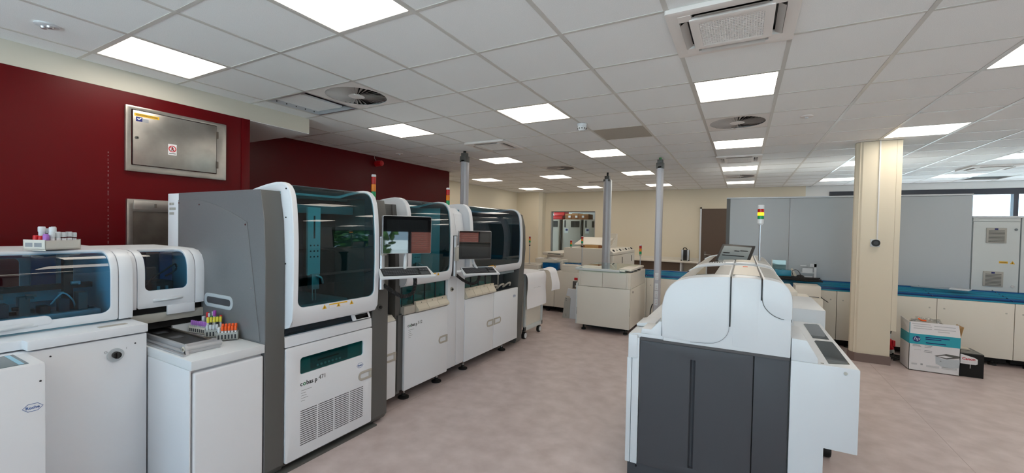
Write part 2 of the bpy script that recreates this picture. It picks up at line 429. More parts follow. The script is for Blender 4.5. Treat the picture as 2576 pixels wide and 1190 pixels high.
for vis, dep, a, b, X0, X1, Y0, Y1 in cells:
    if vis == 0 and ntile < 298:
        ntile += 1
        mm = 'tiled' if (a, b) in GREYT else 'tile'
        if X1-X0 > G-0.001 and Y1-Y0 > G-0.001 and mm == 'tile':
            if full is None:
                full = box('ceiling_tile', -0.291, 0.291, -0.291, 0.291, 0, 0.016, 'tile', ceil, 0.002, 1); o = full
            else:
                o = full.copy(); C.objects.link(o); o.parent = ceil
            o.location = ((X0+X1)/2, (Y0+Y1)/2, CE+0.003+random.uniform(0, 0.0015))
        else:
            zt = CE+0.003
            box('ceiling_tile', X0+0.003, X1-0.003, Y0+0.003, Y1-0.003, zt, zt+0.016, mm, ceil)
    else:
        g = bmesh.ops.create_cube(bm_rest, size=1)
        for v in g['verts']: v.co = Vector(((X0+X1)/2+v.co.x*(X1-X0-0.01), (Y0+Y1)/2+v.co.y*(Y1-Y0-0.01), CE+0.011+v.co.z*0.016))
tag(fin('ceiling_tile_rest', bm_rest, 'tile', ceil), kind='stuff')
for a in range(-9, 12):
    x = GX+a*G
    if x > XR: continue
    y0 = YF if x > -4.2 else (2.97 if x > -5.4 else 7.04)
    box('grid_runner', x-0.0125, x+0.0125, y0, room_y1(x), CE, CE+0.034, 'tbar', ceil)
for b in range(-8, 18):
    y = GY+b*G
    if y < YF: continue
    box('cross_tee', room_x0(y), XR, y-0.0105, y+0.0105, CE+0.0008, CE+0.03, 'tbar', ceil)
# wall angle along the edges
box('edge_angle', -5.42, -5.395, 2.97, 7.04, CE, CE+0.02, 'tbar', ceil); box('edge_angle', -6.45, XR, YB-0.022, YB, CE, CE+0.02, 'tbar', ceil)
def cellxy(a, b): return GX+a*G+0.3, GY+b*G+0.3
# lamp panels
names_a = {-8: 'in the far left column of lamps', -5: 'in the red wall column', -2: 'in the column left of the air units', 1: 'in the air unit column', 4: 'in the pillar column', 7: 'in the column by the right wall', 10: 'in the rightmost column'}
names_b = {-5: 'behind the viewer', -1: 'nearest the viewer', 3: 'second from the viewer', 7: 'third from the viewer', 11: 'fourth from the viewer', 15: 'farthest by the back wall'}
lamp0 = None
for a, b in LIGHTS:
    x, y = cellxy(a, b); lab = 'lit panel lamp %s, %s' % (names_a[a], names_b[b])
    if lamp0 is None:
        lamp0 = thing('panel_lamp', lab, 'ceiling lamp', (x, y, CE), 'square panel lamps in the ceiling', local=True)
        o, i = match((-0.29, 0.29, -0.29, 0.29), (-0.277, 0.277, -0.277, 0.277), 0.002, 0.002, 1, 1)
        ringplate('frame', o, i, lambda u, v, d: (u, v, 0.001-d), 0.012, 'tbar', lamp0, sub=1)
        box('diffuser', -0.278, 0.278, -0.278, 0.278, 0.004, 0.009, 'lamp', lamp0)
        box('housing', -0.288, 0.288, -0.288, 0.288, 0.014, 0.03, 'alu', lamp0)
    else: dup(lamp0, (x, y, CE), 0, lab)
# swirl diffusers
def swirl(a, b, label):
    x, y = cellxy(a, b); t = thing('swirl_diffuser', label, 'air diffuser', (x, y, CE), 'round swirl diffusers', local=True)
    sq = dense([(-0.29, -0.29), (0.29, -0.29), (0.29, 0.29), (-0.29, 0.29)], 0.0725)
    n = len(sq); ci = [(0.262*math.cos(math.atan2(v, u)), 0.262*math.sin(math.atan2(v, u))) for u, v in sq]
    ringplate('face_plate', sq, ci, lambda u, v, d: (u, v, 0.002-d), 0.004, 'trim', t, sub=1)
    lathe('hub', [(0.07, 0.001), (0.07, 0.006), (0.062, 0.008)], (0, 0, 0), 'trim', t)
    lathe('plenum_box', [(0.285, 0.10), (0.285, 0.105)], (0, 0, 0), 'blackm', t, 20)
    for k in range(36):
        th = 2*math.pi*k/36; c, s = math.cos(th), math.sin(th)
        bm = bmesh.new()
        def pt(r, w, z): return bm.verts.new((r*c-w*s, r*s+w*c, z))
        q = [pt(0.066, -0.005, 0.001), pt(0.264, -0.019, 0.001), pt(0.264, 0.019, 0.020), pt(0.066, 0.005, 0.012)]
        bm.faces.new(q); bmesh.ops.solidify(bm, geom=bm.faces[:], thickness=0.0012)
        fin('vane', bm, 'trim', t)
    return t
for (a, b), l in zip(SWIRL, ('round swirl air diffuser next to the open ceiling hatch', 'round swirl air diffuser behind the second lamp of the air unit column', 'round swirl air diffuser far away, beyond the left service pole', 'round swirl air diffuser at the far end, above the grey partition')):
    swirl(a, b, l)
# cassette air conditioners
def cassette(a, b, label):
    x, y = cellxy(a, b); t = thing('air_conditioner', label, 'air conditioner', (x, y, CE), 'cassette air conditioners', local=True)
    o, i = match((-0.31, 0.31, -0.31, 0.31), (-0.25, 0.25, -0.25, 0.25), 0.012, 0.004, 3, 4)
    ringplate('outer_frame', o, i, lambda u, v, d: (u, v, -0.022-d), 0.026, 'trim', t, 0.002, sub=1)
    box('dark_well', -0.26, 0.26, -0.26, 0.26, 0.02, 0.03, 'black', t)
    o, i = match((-0.20, 0.20, -0.20, 0.20), (-0.155, 0.155, -0.155, 0.155), 0.01, 0.004, 3, 4)
    ringplate('grille_frame', o, i, lambda u, v, d: (u, v, -0.03-d), 0.02, 'trim', t, 0.002, sub=1)
    box('filter', -0.156, 0.156, -0.156, 0.156, -0.016, -0.012, 'black', t)
    bm = bmesh.new()
    for k in range(24):
        u = -0.155+0.31*(k+0.5)/24
        for (x0, x1, y0, y1) in ((u-0.0028, u+0.0028, -0.156, 0.156),) if True else ():
            g = bmesh.ops.create_cube(bm, size=1)
            for v in g['verts']: v.co = Vector(((x0+x1)/2+v.co.x*(x1-x0), (y0+y1)/2+v.co.y*(y1-y0), -0.025+v.co.z*0.006))
    for k in range(16):
        u = -0.155+0.31*(k+0.5)/16
        g = bmesh.ops.create_cube(bm, size=1)
        for v in g['verts']: v.co = Vector((v.co.x*0.312, u+v.co.y*0.0075, -0.026+v.co.z*0.006))
    tag(fin('grille', bm, 'trim', t), kind='stuff')
    for k in range(4):
        th = k*math.pi/2; c, s = math.cos(th), math.sin(th)
        bm = bmesh.new(); pts = [(-0.17, 0.212, -0.012), (0.17, 0.212, -0.012), (0.17, 0.246, -0.034), (-0.17, 0.246, -0.034)]
        bm.faces.new([bm.verts.new((p[0]*c-p[1]*s, p[0]*s+p[1]*c, p[2])) for p in pts]); bmesh.ops.solidify(bm, geom=bm.faces[:], thickness=0.006)
        fin('louver', bm, 'trim', t)
    for sx in (-1, 1):
        for sy in (-1, 1):
            box('corner_block', min(sx*0.185, sx*0.252), max(sx*0.185, sx*0.252), min(sy*0.185, sy*0.252), max(sy*0.185, sy*0.252), -0.024, 0.004, 'trim', t)
    return t
for (a, b), l in zip(ACS, ('large square cassette air conditioner nearest the viewer', 'cassette air conditioner farther back in the same column as the nearest one', 'cassette air conditioner near the left service pole', 'cassette air conditioner at the far right by the window')):
    cassette(a, b, l)
# open hatch beside the diffuser
x, y = cellxy(-5, 1); t = thing('ceiling_hatch', 'open ceiling hatch with galvanised frame, tile pushed aside', 'ceiling hatch', (x, y, CE))
X0 = max(x-0.3, -4.2)
for nm, a in (('frame_rail', (X0, X0+0.025, y-0.29, y+0.29)), ('frame_rail', (X0, x+0.3, y+0.26, y+0.285)), ('frame_rail', (x+0.27, x+0.295, y-0.29, y+0.29)), ('frame_rail', (X0, x+0.3, y-0.29, y-0.27))):
    box(nm, a[0], a[1], a[2], a[3], CE+0.002, CE+0.05, 'alu', t)
prism('raised_tile', [(X0-0.03, CE+0.036), (x+0.10, CE+0.032), (x+0.10, CE+0.048), (X0-0.03, CE+0.052)], 'y', y-0.33, y+0.25, 'tile', t)
box('plenum_cover', X0-0.05, x+0.35, y-0.35, y+0.35, CE+0.20, CE+0.21, 'blackm', t)
for k in range(5):
    cyl('screw', (X0+0.026, y-0.2+k*0.1, CE+0.02), (X0+0.029, y-0.2+k*0.1, CE+0.02), 0.006, 'black', t, 8)
x, y = cellxy(8, 16); t = thing('ceiling_slot', 'dark open ceiling cell by the back window', 'ceiling hatch', (x, y, CE))
box('plenum_cover', x-0.29, x+0.29, y-0.29, y+0.29, CE+0.02, CE+0.03, 'blackm', t); box('frame_rail', x-0.295, x-0.27, y-0.29, y+0.29, CE, CE+0.02, 'alu', t)
x, y = cellxy(-4, 13); t = thing('ceiling_slot', 'narrow dark slot diffuser in the far ceiling', 'air diffuser', (x, y, CE))
box('slot', x-0.24, x+0.24, y-0.04, y+0.04, CE-0.004, CE+0.003, 'blackm', t); box('frame', x-0.26, x+0.26, y-0.06, y+0.06, CE-0.001, CE+0.004, 'trim', t)
# detectors and small ceiling fittings
def detector(x, y, label):
    t = thing('smoke_detector', label, 'smoke detector', (x, y, CE-0.075), group='smoke detectors')
    lathe('base', [(0.055, 0.075), (0.055, 0.058), (0.05, 0.05)], (x, y, CE-0.075), 'white2', t)
    lathe('sensor', [(0.048, 0.05), (0.05, 0.03), (0.042, 0.012), (0.03, 0.0)], (x, y, CE-0.075), 'white2', t)
    for k in range(10):
        th = 2*math.pi*k/10; box('slot', x+0.0455*math.cos(th)-0.005, x+0.0455*math.cos(th)+0.005, y+0.0455*math.sin(th)-0.005, y+0.0455*math.sin(th)+0.005, CE-0.058, CE-0.046, 'black', t)
detector(GX-0.985*G, GY+4.44*G, 'white smoke detector hanging from the ceiling near the dull grey tile')
detector(GX-1.05*G, GY+13.0*G, 'small white detector far back beside the right service pole')
def ceildisc(a, b, label, twin=False):
    x, y = GX+a*G, GY+b*G; t = thing('ceiling_spot', label, 'ceiling fitting', (x, y, CE))
    lathe('rim', [(0.055, 0.004), (0.055, -0.004), (0.045, -0.008)], (x, y, CE), 'white2' if twin else 'trim', t)
    for s in ((-1, 1) if twin else (0,)):
        lathe('lens', [(0.018, -0.006), (0.014, -0.018), (0.006, -0.022)], (x+s*0.02, y+s*0.008, CE), 'alu' if twin else 'white2', t)
ceildisc(-4.49, -1.47, 'small round twin emergency spot in the near left tile', True)
ceildisc(2.51, 5.48, 'tiny flush ceiling sensor left of the pillar')
ceildisc(-6.46, 5.46, 'tiny flush ceiling fitting near the red wall siren')
# ================================================================== PILLAR, POLES, WALL FITTINGS
t = thing('pillar', 'square cream pillar with a brown skirting in front of the grey partition', 'pillar', (1.4, 6.8, 0))
prism('shaft', [(1.285, 6.67), (1.602, 6.67), (1.602, 7.02), (1.285, 7.02), (1.225, 6.80), (1.225, 6.74)], 'z', 0, CE, 'wall', t, 0.004)
prism('skirting', [(1.262, 6.655), (1.61, 6.655), (1.61, 7.03), (1.28, 7.03), (1.212, 6.80), (1.212, 6.735)], 'z', 0, 0.105, 'base', t)
box('cable_duct', 1.603, 1.655, 6.672, 6.76, 0.42, CE, 'wall', t, 0.002)
box('corner_duct', 1.255, 1.284, 6.688, 6.73, 0.1, CE, 'wall', t, 0.003)
box('thermostat_conduit', 1.436, 1.45, 6.655, 6.672, 1.53, CE, 'wallw', t, 0.002)
t = thing('thermostat', 'small white thermostat with round black display on the pillar', 'thermostat', (1.425, 6.66, 1.48))
box('back_plate', 1.38, 1.47, 6.652, 6.670, 1.44, 1.53, 'white2', t, 0.004)
cyl('dial', (1.428, 6.652, 1.487), (1.428, 6.636, 1.487), 0.042, 'black', t, 28); cyl('display', (1.428, 6.636, 1.487), (1.428, 6.634, 1.487), 0.024, 'charcoal', t, 20)
def service_pole(x, y, label, round_=False, sockets=False, zb=0.0, capm='greyd'):
    t = thing('service_pole', label, 'service pole', (x, y, zb), 'service poles')
    if round_:
        lathe('column', [(0.075, 0), (0.075, CE-0.14-zb)], (x, y, zb), 'polegrey', t, 28)
        box('wire_channel', x+0.06, x+0.086, y-0.045, y+0.02, zb, CE-0.16, 'white2', t)
        box('head', x-0.05, x+0.05, y-0.05, y+0.05, CE-0.14, CE-0.07, capm, t, 0.008); box('head_cover', x-0.07, x+0.07, y-0.07, y+0.07, CE-0.18, CE-0.138, capm, t, 0.008)
        cyl('stem', (x, y, CE-0.07), (x, y, CE), 0.02, 'black', t)
    else:
        prism('column', [(x-0.05, y-0.03), (x-0.03, y-0.045), (x+0.03, y-0.045), (x+0.05, y-0.03), (x+0.05, y+0.05), (x-0.05, y+0.05)], 'z', zb, CE-0.12, 'polegrey', t, 0.003)
        box('channel_cover', x-0.026, x+0.026, y-0.05, y-0.044, zb+1.0 if sockets else zb, CE-0.14, 'polegrey', t)
        box('head', x-0.055, x+0.055, y-0.05, y+0.055, CE-0.17, CE-0.08, capm, t, 0.006); box('neck', x-0.04, x+0.04, y-0.04, y+0.04, CE-0.08, CE-0.03, capm, t, 0.004)
        cyl('stem', (x, y, CE-0.03), (x, y, CE), 0.022, 'green' if sockets else 'black', t)
        if sockets:
            for k, z in enumerate((0.86, 0.70, 0.58, 0.46)):
                s = box('socket_strip', x-0.025, x+0.025, y-0.052, y-0.044, z-0.055 if k else z-0.05, z+0.055 if not k else z+0.05, 'white2', t, 0.002)
                for dz in (-0.025, 0.0, 0.025):
                    cyl('socket_hole', (x-0.008, y-0.0525, z+dz), (x-0.008, y-0.0535, z+dz), 0.0035, 'redc', s, 8); cyl('socket_hole', (x+0.008, y-0.0525, z+dz), (x+0.008, y-0.0535, z+dz), 0.0035, 'ink', s, 8)
service_pole(-3.74, 5.23, 'grey service pole rising behind the machine row near the red wall')
service_pole(-2.42, 8.32, 'thick round aluminium service pole in front of the large cream unit', True)
service_pole(-1.175, 6.93, 'slim aluminium service pole with red sockets near its foot', sockets=True)
tube('pole_cable', [(-1.23, 6.9, 0.42), (-1.26, 6.89, 0.3), (-1.25, 6.86, 0.1), (-1.2, 6.84, 0.02)], 0.008, 'black')
tag(bpy.data.objects['pole_cable'], 'black cable dropping from the slim pole with sockets', 'cable')
# siren
t = thing('fire_siren', 'red fire alarm sounder on the red wall under the ceiling', 'alarm', (-5.42, 5.05, 2.55))
lathe('wall_base', [(0.05, 0), (0.05, 0.03), (0.045, 0.035)], (0, 0, 0), 'siren', t)
b_ = t.children[0]; b_.data.transform(Matrix.Translation((-5.42, 5.05, 2.62)) @ Matrix.Rotation(math.pi/2, 4, 'Y'))
cyl('horn', (-5.385, 5.05, 2.62), (-5.29, 5.05, 2.62), 0.052, 'siren', t, 24, 0.045, 0.008); cyl('lens', (-5.29, 5.05, 2.62), (-5.275, 5.05, 2.62), 0.03, 'redc', t)
tube('wire', [(-5.40, 5.03, 2.66), (-5.41, 5.0, 2.70), (-5.41, 5.0, CE)], 0.004, 'tbar', t)
# steel hatch high in the red wall
t = thing('steel_hatch', 'worn steel hatch door high in the red wall', 'hatch', (-4.23, 1.75, 1.97))
o, i = match((1.39, 2.11, 1.97, 2.482), (1.425, 2.03, 2.02, 2.455), 0.003, 0.003, 1, 4)
ringplate('frame', o, i, face_px(-4.205), 0.03, 'steel', t, 0.002)
lf = box('door_leaf', -4.215, -4.196, 1.432, 2.024, 2.024, 2.449, 'steel', t, 0.003)
cyl('lock', (-4.196, 1.455, 2.235), (-4.188, 1.455, 2.235), 0.012, 'greyd', lf); cyl('keyhole', (-4.188, 1.455, 2.235), (-4.187, 1.455, 2.235), 0.005, 'black', lf, 8)
box('hinge', -4.2, -4.185, 2.024, 2.036, 2.07, 2.13, 'steeld', t); box('hinge', -4.2, -4.185, 2.024, 2.036, 2.34, 2.40, 'steeld', t)
def sticker(nm, y0, y1, z0, z1, m, par): return box(nm, -4.197, -4.195, y0, y1, z0, z1, m, par)
sticker('yellow_label', 1.44, 1.60, 2.405, 2.428, 'warn', lf); sticker('tick_label', 1.45, 1.49, 2.365, 2.40, 'navy', lf); sticker('note_label', 1.491, 1.53, 2.365, 2.392, 'print', lf)
for k in range(2): box('print_line', -4.1948, -4.1944, 1.45, 1.59, 2.412+k*0.007, 2.415+k*0.007, 'ink', lf)
flatloop('tick_mark', [(1.457, 2.386), (1.462, 2.391), (1.468, 2.384), (1.481, 2.396), (1.485, 2.391), (1.468, 2.374)], face_px(-4.1945), 0.0004, 'white2', lf)
sticker('sign_plate', 1.66, 1.72, 2.135, 2.225, 'boxw', lf)
c0 = (1.69, 2.186); RR = lambda r: [(c0[0]+r*math.cos(2*math.pi*k/32), c0[1]+r*math.sin(2*math.pi*k/32)) for k in range(32)]
ringplate('prohibition_ring', RR(0.027), RR(0.0205), face_px(-4.1942), 0.0006, 'redc', lf, sub=1)
flatloop('prohibition_bar', [(c0[0]-0.018, c0[1]+0.014), (c0[0]-0.014, c0[1]+0.018), (c0[0]+0.018, c0[1]-0.014), (c0[0]+0.014, c0[1]-0.018)], face_px(-4.1942), 0.0006, 'redc', lf)
flatloop('walking_figure', [(1.688, 2.203), (1.693, 2.203), (1.696, 2.192), (1.703, 2.186), (1.697, 2.186), (1.694, 2.183), (1.699, 2.170), (1.694, 2.170), (1.689, 2.18), (1.682, 2.17), (1.678, 2.172), (1.686, 2.186), (1.684, 2.193)], face_px(-4.1946), 0.0004, 'ink', lf)
box('print_line', -4.1946, -4.194, 1.667, 1.713, 2.145, 2.150, 'ink', lf)
t = thing('steel_cabinet_door', 'tall dull steel door in the red wall behind the grey machine', 'door', (-4.23, 1.75, 0))
o, i = match((1.40, 2.11, 0.05, 1.752), (1.436, 2.075, 0.09, 1.655), 0.003, 0.003, 1, 4)
ringplate('frame', o, i, face_px(-4.205), 0.03, 'steel', t, 0.002)
box('door_leaf', -4.23, -4.212, 1.436, 2.075, 0.09, 1.655, 'steeld', t)
box('header_plate', -4.206, -4.20, 1.44, 2.07, 1.67, 1.742, 'steel', t, 0.002); box('header_catch', -4.2, -4.19, 1.57, 1.583, 1.69, 1.72, 'steeld', t)
t = thing('wall_joint', 'thin vertical joint line with chipped white paint in the red wall', 'joint', (-4.229, 1.296, 0))
for k in range(40):
    z = 1.1+k*0.03+random.uniform(0, 0.01)
    if z < 2.1: box('chip', -4.23, -4.2285, 1.2945, 1.2945+random.uniform(0.001, 0.003), z, z+random.uniform(0.008, 0.02), 'gplate', t)
# door in the back wall, beside the partition
d = struct(box('door_1', -0.98, 0.0, YB-0.05, YB-0.005, 0, 2.20, 'doorb'))
box('door_frame', -1.02, -0.98, YB-0.06, YB, 0, 2.24, 'white2', d); box('door_frame', -1.02, 0.04, YB-0.06, YB, 2.20, 2.24, 'wall', d)
h = box('handle_plate', -0.90, -0.85, YB-0.062, YB-0.05, 0.88, 1.06, 'steeld', d); tube('handle', [(-0.875, YB-0.06, 0.98), (-0.875, YB-0.11, 0.98), (-0.86, YB-0.12, 0.98), (-0.73, YB-0.12, 0.975)], 0.012, 'chrome', d, 4)
# bench along the back wall with a small case on it
t = thing('wall_bench', 'cream bench with a brown front along the back wall', 'bench', (-2.2, 12.0, 0))
box('bench_top', -3.6, -0.99, 11.78, 12.29, 0.76, 0.80, 'cream', t, 0.004); box('splash_back', -3.6, -0.99, 12.27, 12.295, 0.80, 0.87, 'cream', t)
box('bench_front', -3.6, -1.45, 11.86, 12.29, 0.03, 0.757, 'doorb', t); box('side_panel', -1.44, -1.40, 11.82, 12.29, 0, 0.757, 'white2', t); box('side_panel', -1.03, -0.99, 11.82, 12.29, 0, 0.757, 'white2', t)
t = thing('tool_case', 'small black carrying case with silver edges on the wall bench', 'case', (-1.33, 12.05, 0.80))
box('shell', -1.43, -1.24, 11.99, 12.13, 0.815, 1.09, 'black', t, 0.01)
for x in (-1.435, -1.29): box('edge_trim', x, x+0.05, 11.98, 12.14, 0.805, 1.095, 'alu', t, 0.004)
for x in (-1.43, -1.25):
    for y in (11.985, 12.12): cyl('corner_foot', (x, y, 0.80), (x, y, 0.825), 0.016, 'rubber', t, 10)
tube('grip', [(-1.40, 12.06, 1.09), (-1.38, 12.06, 1.14), (-1.33, 12.06, 1.14), (-1.29, 12.06, 1.09)], 0.012, 'black', t, 4)
# ------------------------------------------------------------------ room seen through the back wall opening
struct(box('floor_next_room', -8, -2.5, YB+0.2, 15.6, -0.02, 0.002, 'floor')); struct(box('wall_next_room_back', -8, -2.5, 15.4, 15.6, 0, 3.0, 'wallw'))
struct(box('wall_next_room_left', -8.2, -8, YB+0.2, 15.6, 0, 3.0, 'wallw')); struct(box('wall_next_room_right', -2.7, -2.5, YB+0.2, 15.4, 0, 3.0, 'wallw')); struct(box('ceiling_next_room', -8.2, -2.5, YB+0.2, 15.6, 2.9, 3.0, 'wallw'))
lp = dup(lamp0, (-5.3, 13.3, 2.86), 0, 'square panel lamp in the next room behind the opening')
wf_ = struct(box('window_8', -5.39, -3.93, YB+0.02, YB+0.12, 0.83, 0.86, 'wframe'))
for a in (-5.39, -3.955): box('frame_post', a, a+0.025, YB+0.02, YB+0.12, 0.83, 2.14, 'alu', wf_)
box('frame_head', -5.39, -3.93, YB+0.02, YB+0.12, 2.115, 2.14, 'wframe', wf_); box('pane', -5.365, -3.955, YB+0.06, YB+0.066, 0.86, 2.115, 'pane', wf_)
def fridge(x0, x1, label):
    t = thing('lab_cabinet', label, 'cabinet', ((x0+x1)/2, 14.0, 0), 'grey upright cabinets in the next room'); F = 13.62
    box('body', x0, x1, F, 14.4, 0.05, 1.925, 'gplate', t, 0.01); d_ = box('door', x0+0.015, x1-0.015, F-0.025, F, 0.3, 1.91, 'gplate', t, 0.005); G_ = F-0.025
    box('dark_window', x0+0.31, x1-0.06, G_-0.008, G_, 1.655, 1.87, 'black', d_); box('window_bar', x0+0.45, x0+0.465, G_-0.012, G_-0.007, 1.655, 1.87, 'greyd', d_)
    box('side_slot', x0+0.07, x0+0.12, G_-0.008, G_, 1.65, 1.89, 'ink', d_); box('control_panel', x0+0.08, x0+0.22, G_-0.008, G_, 1.45, 1.62, 'cabg', d_); box('display', x0+0.12, x0+0.20, G_-0.012, G_-0.007, 1.53, 1.60, 'navy', d_); box('plinth', x0+0.02, x1-0.02, F+0.04, 14.35, 0, 0.05, 'black', t); box('cable_trunk', x1, x1+0.045, F+0.05, F+0.12, 0.0, 1.9, 'blackm', t)
    return t
fridge(-6.32, -5.63, 'grey upright cabinet at the left in the next room'); fridge(-5.51, -4.83, 'middle grey upright cabinet with a dark window in the next room'); fridge(-4.76, -4.08, 'grey upright cabinet at the right in the next room')
def crate(x, z, label):
    t = thing('storage_bin', label, 'bin', (x, 14.2, z), 'red storage bins on the cabinets')
    prism('bin_body', [(13.72, z), (14.15, z), (14.15, z+0.135), (13.78, z+0.135), (13.70, z+0.08)], 'x', x-0.2, x+0.2, 'redc', t, 0.01); box('bin_lip', x-0.2, x+0.2, 13.695, 13.71, z+0.07, z+0.09, 'redc', t)
crate(-5.78, 1.927, 'lower red storage bin on top of a cabinet in the next room'); crate(-5.70, 2.064, 'upper red storage bin stacked on another in the next room')
for k, (x0, x1, z0, z1) in enumerate(((-5.46, -5.22, 1.927, 2.12), (-5.21, -4.98, 1.927, 2.14), (-4.97, -4.62, 1.927, 2.11))):
    t = thing('carton', ('tall brown carton next to the red bins on the far cabinets', 'brown carton with white labels between two others on the far cabinets', 'wide brown carton at the right on the far cabinets')[k], 'carton', ((x0+x1)/2, 13.95, z0), 'cartons on the far cabinets')
    box('carton_body', x0, x1, 13.7, 14.2, z0, z1, 'cardd', t, 0.004); box('label_sheet', x0+0.12, x0+0.20, 13.696, 13.7, z0+0.06, z0+0.13, 'paper', t); box('tape', x0, x1, 13.697, 13.7, z0+0.15, z0+0.17, 'card', t)
for x in (-5.545, -4.80):
    tb = tube('hanging_cable', [(x, 13.58, 1.9), (x-0.03, 13.56, 1.5), (x+0.03, 13.56, 1.0), (x, 13.58, 0.014)], 0.012, 'black')
    tag(tb, 'dark cable hanging between the %s cabinets in the next room' % ('left' if x < -5.5 else 'right'), 'cable')
# ================================================================== MACHINE ROW ALONG THE RED WALL
def curve_fn(prof):
    P = smoothpts([(p[0], 0, p[1]) for p in prof], 5); S = [0]
    for a, b in zip(P, P[1:]): S.append(S[-1]+(b-a).length)
    def at(s):
        s = max(0, min(S[-1], s)); k = 0
        while k < len(S)-2 and S[k+1] < s: k += 1
        t = (s-S[k])/max(1e-9, S[k+1]-S[k]); p = P[k].lerp(P[k+1], t); d = (P[k+1]-P[k]).normalized()
        return p, Vector((d.z, 0, -d.x))      # outward normal (towards +X / up)
    def fn(u, v, dep):
        p, n = at(v); q = p+n*dep; return (q.x, u, q.z)
    def s_of_z(z):
        return next(S[i] for i in range(len(P)) if P[i].z >= z)
    return fn, S[-1], s_of_z, P
def hood(par, prof, y0, y1, g0, g1, zg, s_top, glass, xback, framem='white', rc=0.05, cheeks=True, th=0.02):
    fn, L, soz, P = curve_fn(prof)
    s0 = soz(zg); s1 = L-s_top
    o, i = match((y0, y1, 0.0, L), (g0, g1, s0, s1), 0.012, rc, 6, 26)
    fr = ringplate('door_frame', o, i, fn, th, framem, par, 0.004, 3)
    rows = []; n = 40
    for k in range(n+1):
        s = s0-0.012+(s1-s0+0.024)*k/n
        rows.append([fn(g0-0.012+(g1-g0+0.024)*j/6, s, -th*0.6) for j in range(7)])
    sheet('door_glass', rows, glass, fr)
    if cheeks:
        zb = P[0].z
        poly = [(q[0], q[2]) for q in (fn(0, L*k/60, -th+0.002) for k in range(61))]+[(xback, P[-1].z-th), (xback, zb+0.004)]
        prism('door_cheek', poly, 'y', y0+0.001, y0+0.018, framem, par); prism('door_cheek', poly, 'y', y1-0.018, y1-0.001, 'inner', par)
    return fr, fn
def crect(u0, u1, v0, v1, rl, rr, n=6, per=4):
    """rectangle with its left corners rounded by rl and right corners by rr, evenly matched point counts"""
    L = []
    for cx, cy, a, q in ((u1-rr, v1-rr, 0, rr), (u0+rl, v1-rl, 90, rl), (u0+rl, v0+rl, 180, rl), (u1-rr, v0+rr, 270, rr)):
        L.append([(cx+q*math.cos(math.radians(a+90*i/n)), cy+q*math.sin(math.radians(a+90*i/n))) for i in range(n+1)])
    out = []
    for c in range(4):
        out += L[c]; p, t = L[c][-1], L[(c+1) % 4][0]
        out += [(p[0]+(t[0]-p[0])*j/per, p[1]+(t[1]-p[1])*j/per) for j in range(1, per)]
    return out
def pill_handle(par, X, y0, y1, z0, z1, flip=False):
    """half-pill grip, open towards the door edge"""
    R_ = (z1-z0)/2-0.002; q = 0.003
    o = crect(y0, y1, z0, z1, q if flip else R_, R_ if flip else q)
    i = crect(y0+(0.004 if flip else 0.018), y1-(0.018 if flip else 0.004), z0+0.018, z1-0.018, q if flip else R_-0.018, R_-0.018 if flip else q)
    ringplate('door_handle', o, i, face_px(X+0.004), 0.006, 'gplate', par, 0.0015, 1)
    flatloop('handle_recess', crect(y0+(0.003 if flip else 0.016), y1-(0.016 if flip else 0.003), z0+0.016, z1-0.016, q if flip else R_-0.016, R_-0.016 if flip else q), face_px(X+0.0015), 0.002, 'white2', par)
    e = y0+0.006 if flip else y1-0.028
    box('latch', X+0.001, X+0.004, e, e+0.02, z0+0.019, z1-0.019, 'vent', par)
def logo_hex(par, X, yc, zc, w, h, s='Roche', fs=0.02):
    hx = lambda a: [(yc-w/2-a, zc), (yc-w/2+h/2-a*0.5, zc+h/2+a), (yc+w/2-h/2+a*0.5, zc+h/2+a), (yc+w/2+a, zc), (yc+w/2-h/2+a*0.5, zc-h/2-a), (yc-w/2+h/2-a*0.5, zc-h/2-a)]
    g_ = ringplate('emblem_outline', hx(0), hx(-0.0018), face_px(X+0.001), 0.001, 'logob', par, sub=1)
    text('emblem_text', s, fs, (X+0.0008, yc-w*0.34, zc-fs*0.33), (0, 1, 0), (0, 0, 1), 'logob', par, bold=0.0004)
def model_line(par, X, y, z, num):
    y1 = y
    for w_, m_, g_ in (('c', 'ink', 0.0025), ('o', 'logog', 0.003), ('bas', 'ink', 0.010)):
        text('model_text', w_, 0.040, (X, y1, z), (0, 1, 0), (0, 0, 1), m_, par, bold=0.0006); y1 += FONT['w']+g_
    text('model_text', 'p', 0.040, (X, y1, z), (0, 1, 0), (0, 0, 1), 'ink', par, bold=0.0006); y1 += FONT['w']+0.010
    text('model_text', num, 0.040, (X, y1, z+0.006), (0, 1, 0), (0, 0, 1), 'greyd', par)
# ---- grey and white sorter with the big tinted hood
S1 = thing('tube_sorter', 'grey and white tube sorter with a tall tinted hood and vent slots', 'lab machine', (-3.0, 1.98, 0))
prism('post', [(-2.95, 0.02), (-2.525, 0.02), (-2.503, 0.06), (-2.503, 1.32), (-2.52, 1.6), (-2.56, 1.785), (-2.95, 1.785)], 'y', 1.482, 1.60, 'greyd', S1, 0.004)
prism('post', [(-2.95, 0.02), (-2.53, 0.02), (-2.503, 0.06), (-2.503, 1.30), (-2.52, 1.6), (-2.56, 1.785), (-2.95, 1.785)], 'y', 2.312, 2.475, 'greyd', S1, 0.006)
sp = prism('side_panel', [(-3.572, 0.03), (-2.506, 0.03), (-2.506, 1.32), (-2.522, 1.6), (-2.563, 1.787), (-3.572, 1.787)], 'y', 1.478, 1.484, 'grey', S1)
arc = [(-3.568, 1.737)]+[(-3.40+0.70*k/7, 1.735-0.147*(k/7)**1.8) for k in range(0, 8)]+[(-2.68, 1.5), (-2.655, 1.38), (-2.625, 1.24), (-2.59, 1.05), (-2.565, 0.93), (-2.55, 0.86), (-3.568, 0.86)]
prism('inspection_cover', arc, 'y', 1.4735, 1.478, 'grey', S1, 0.0012)
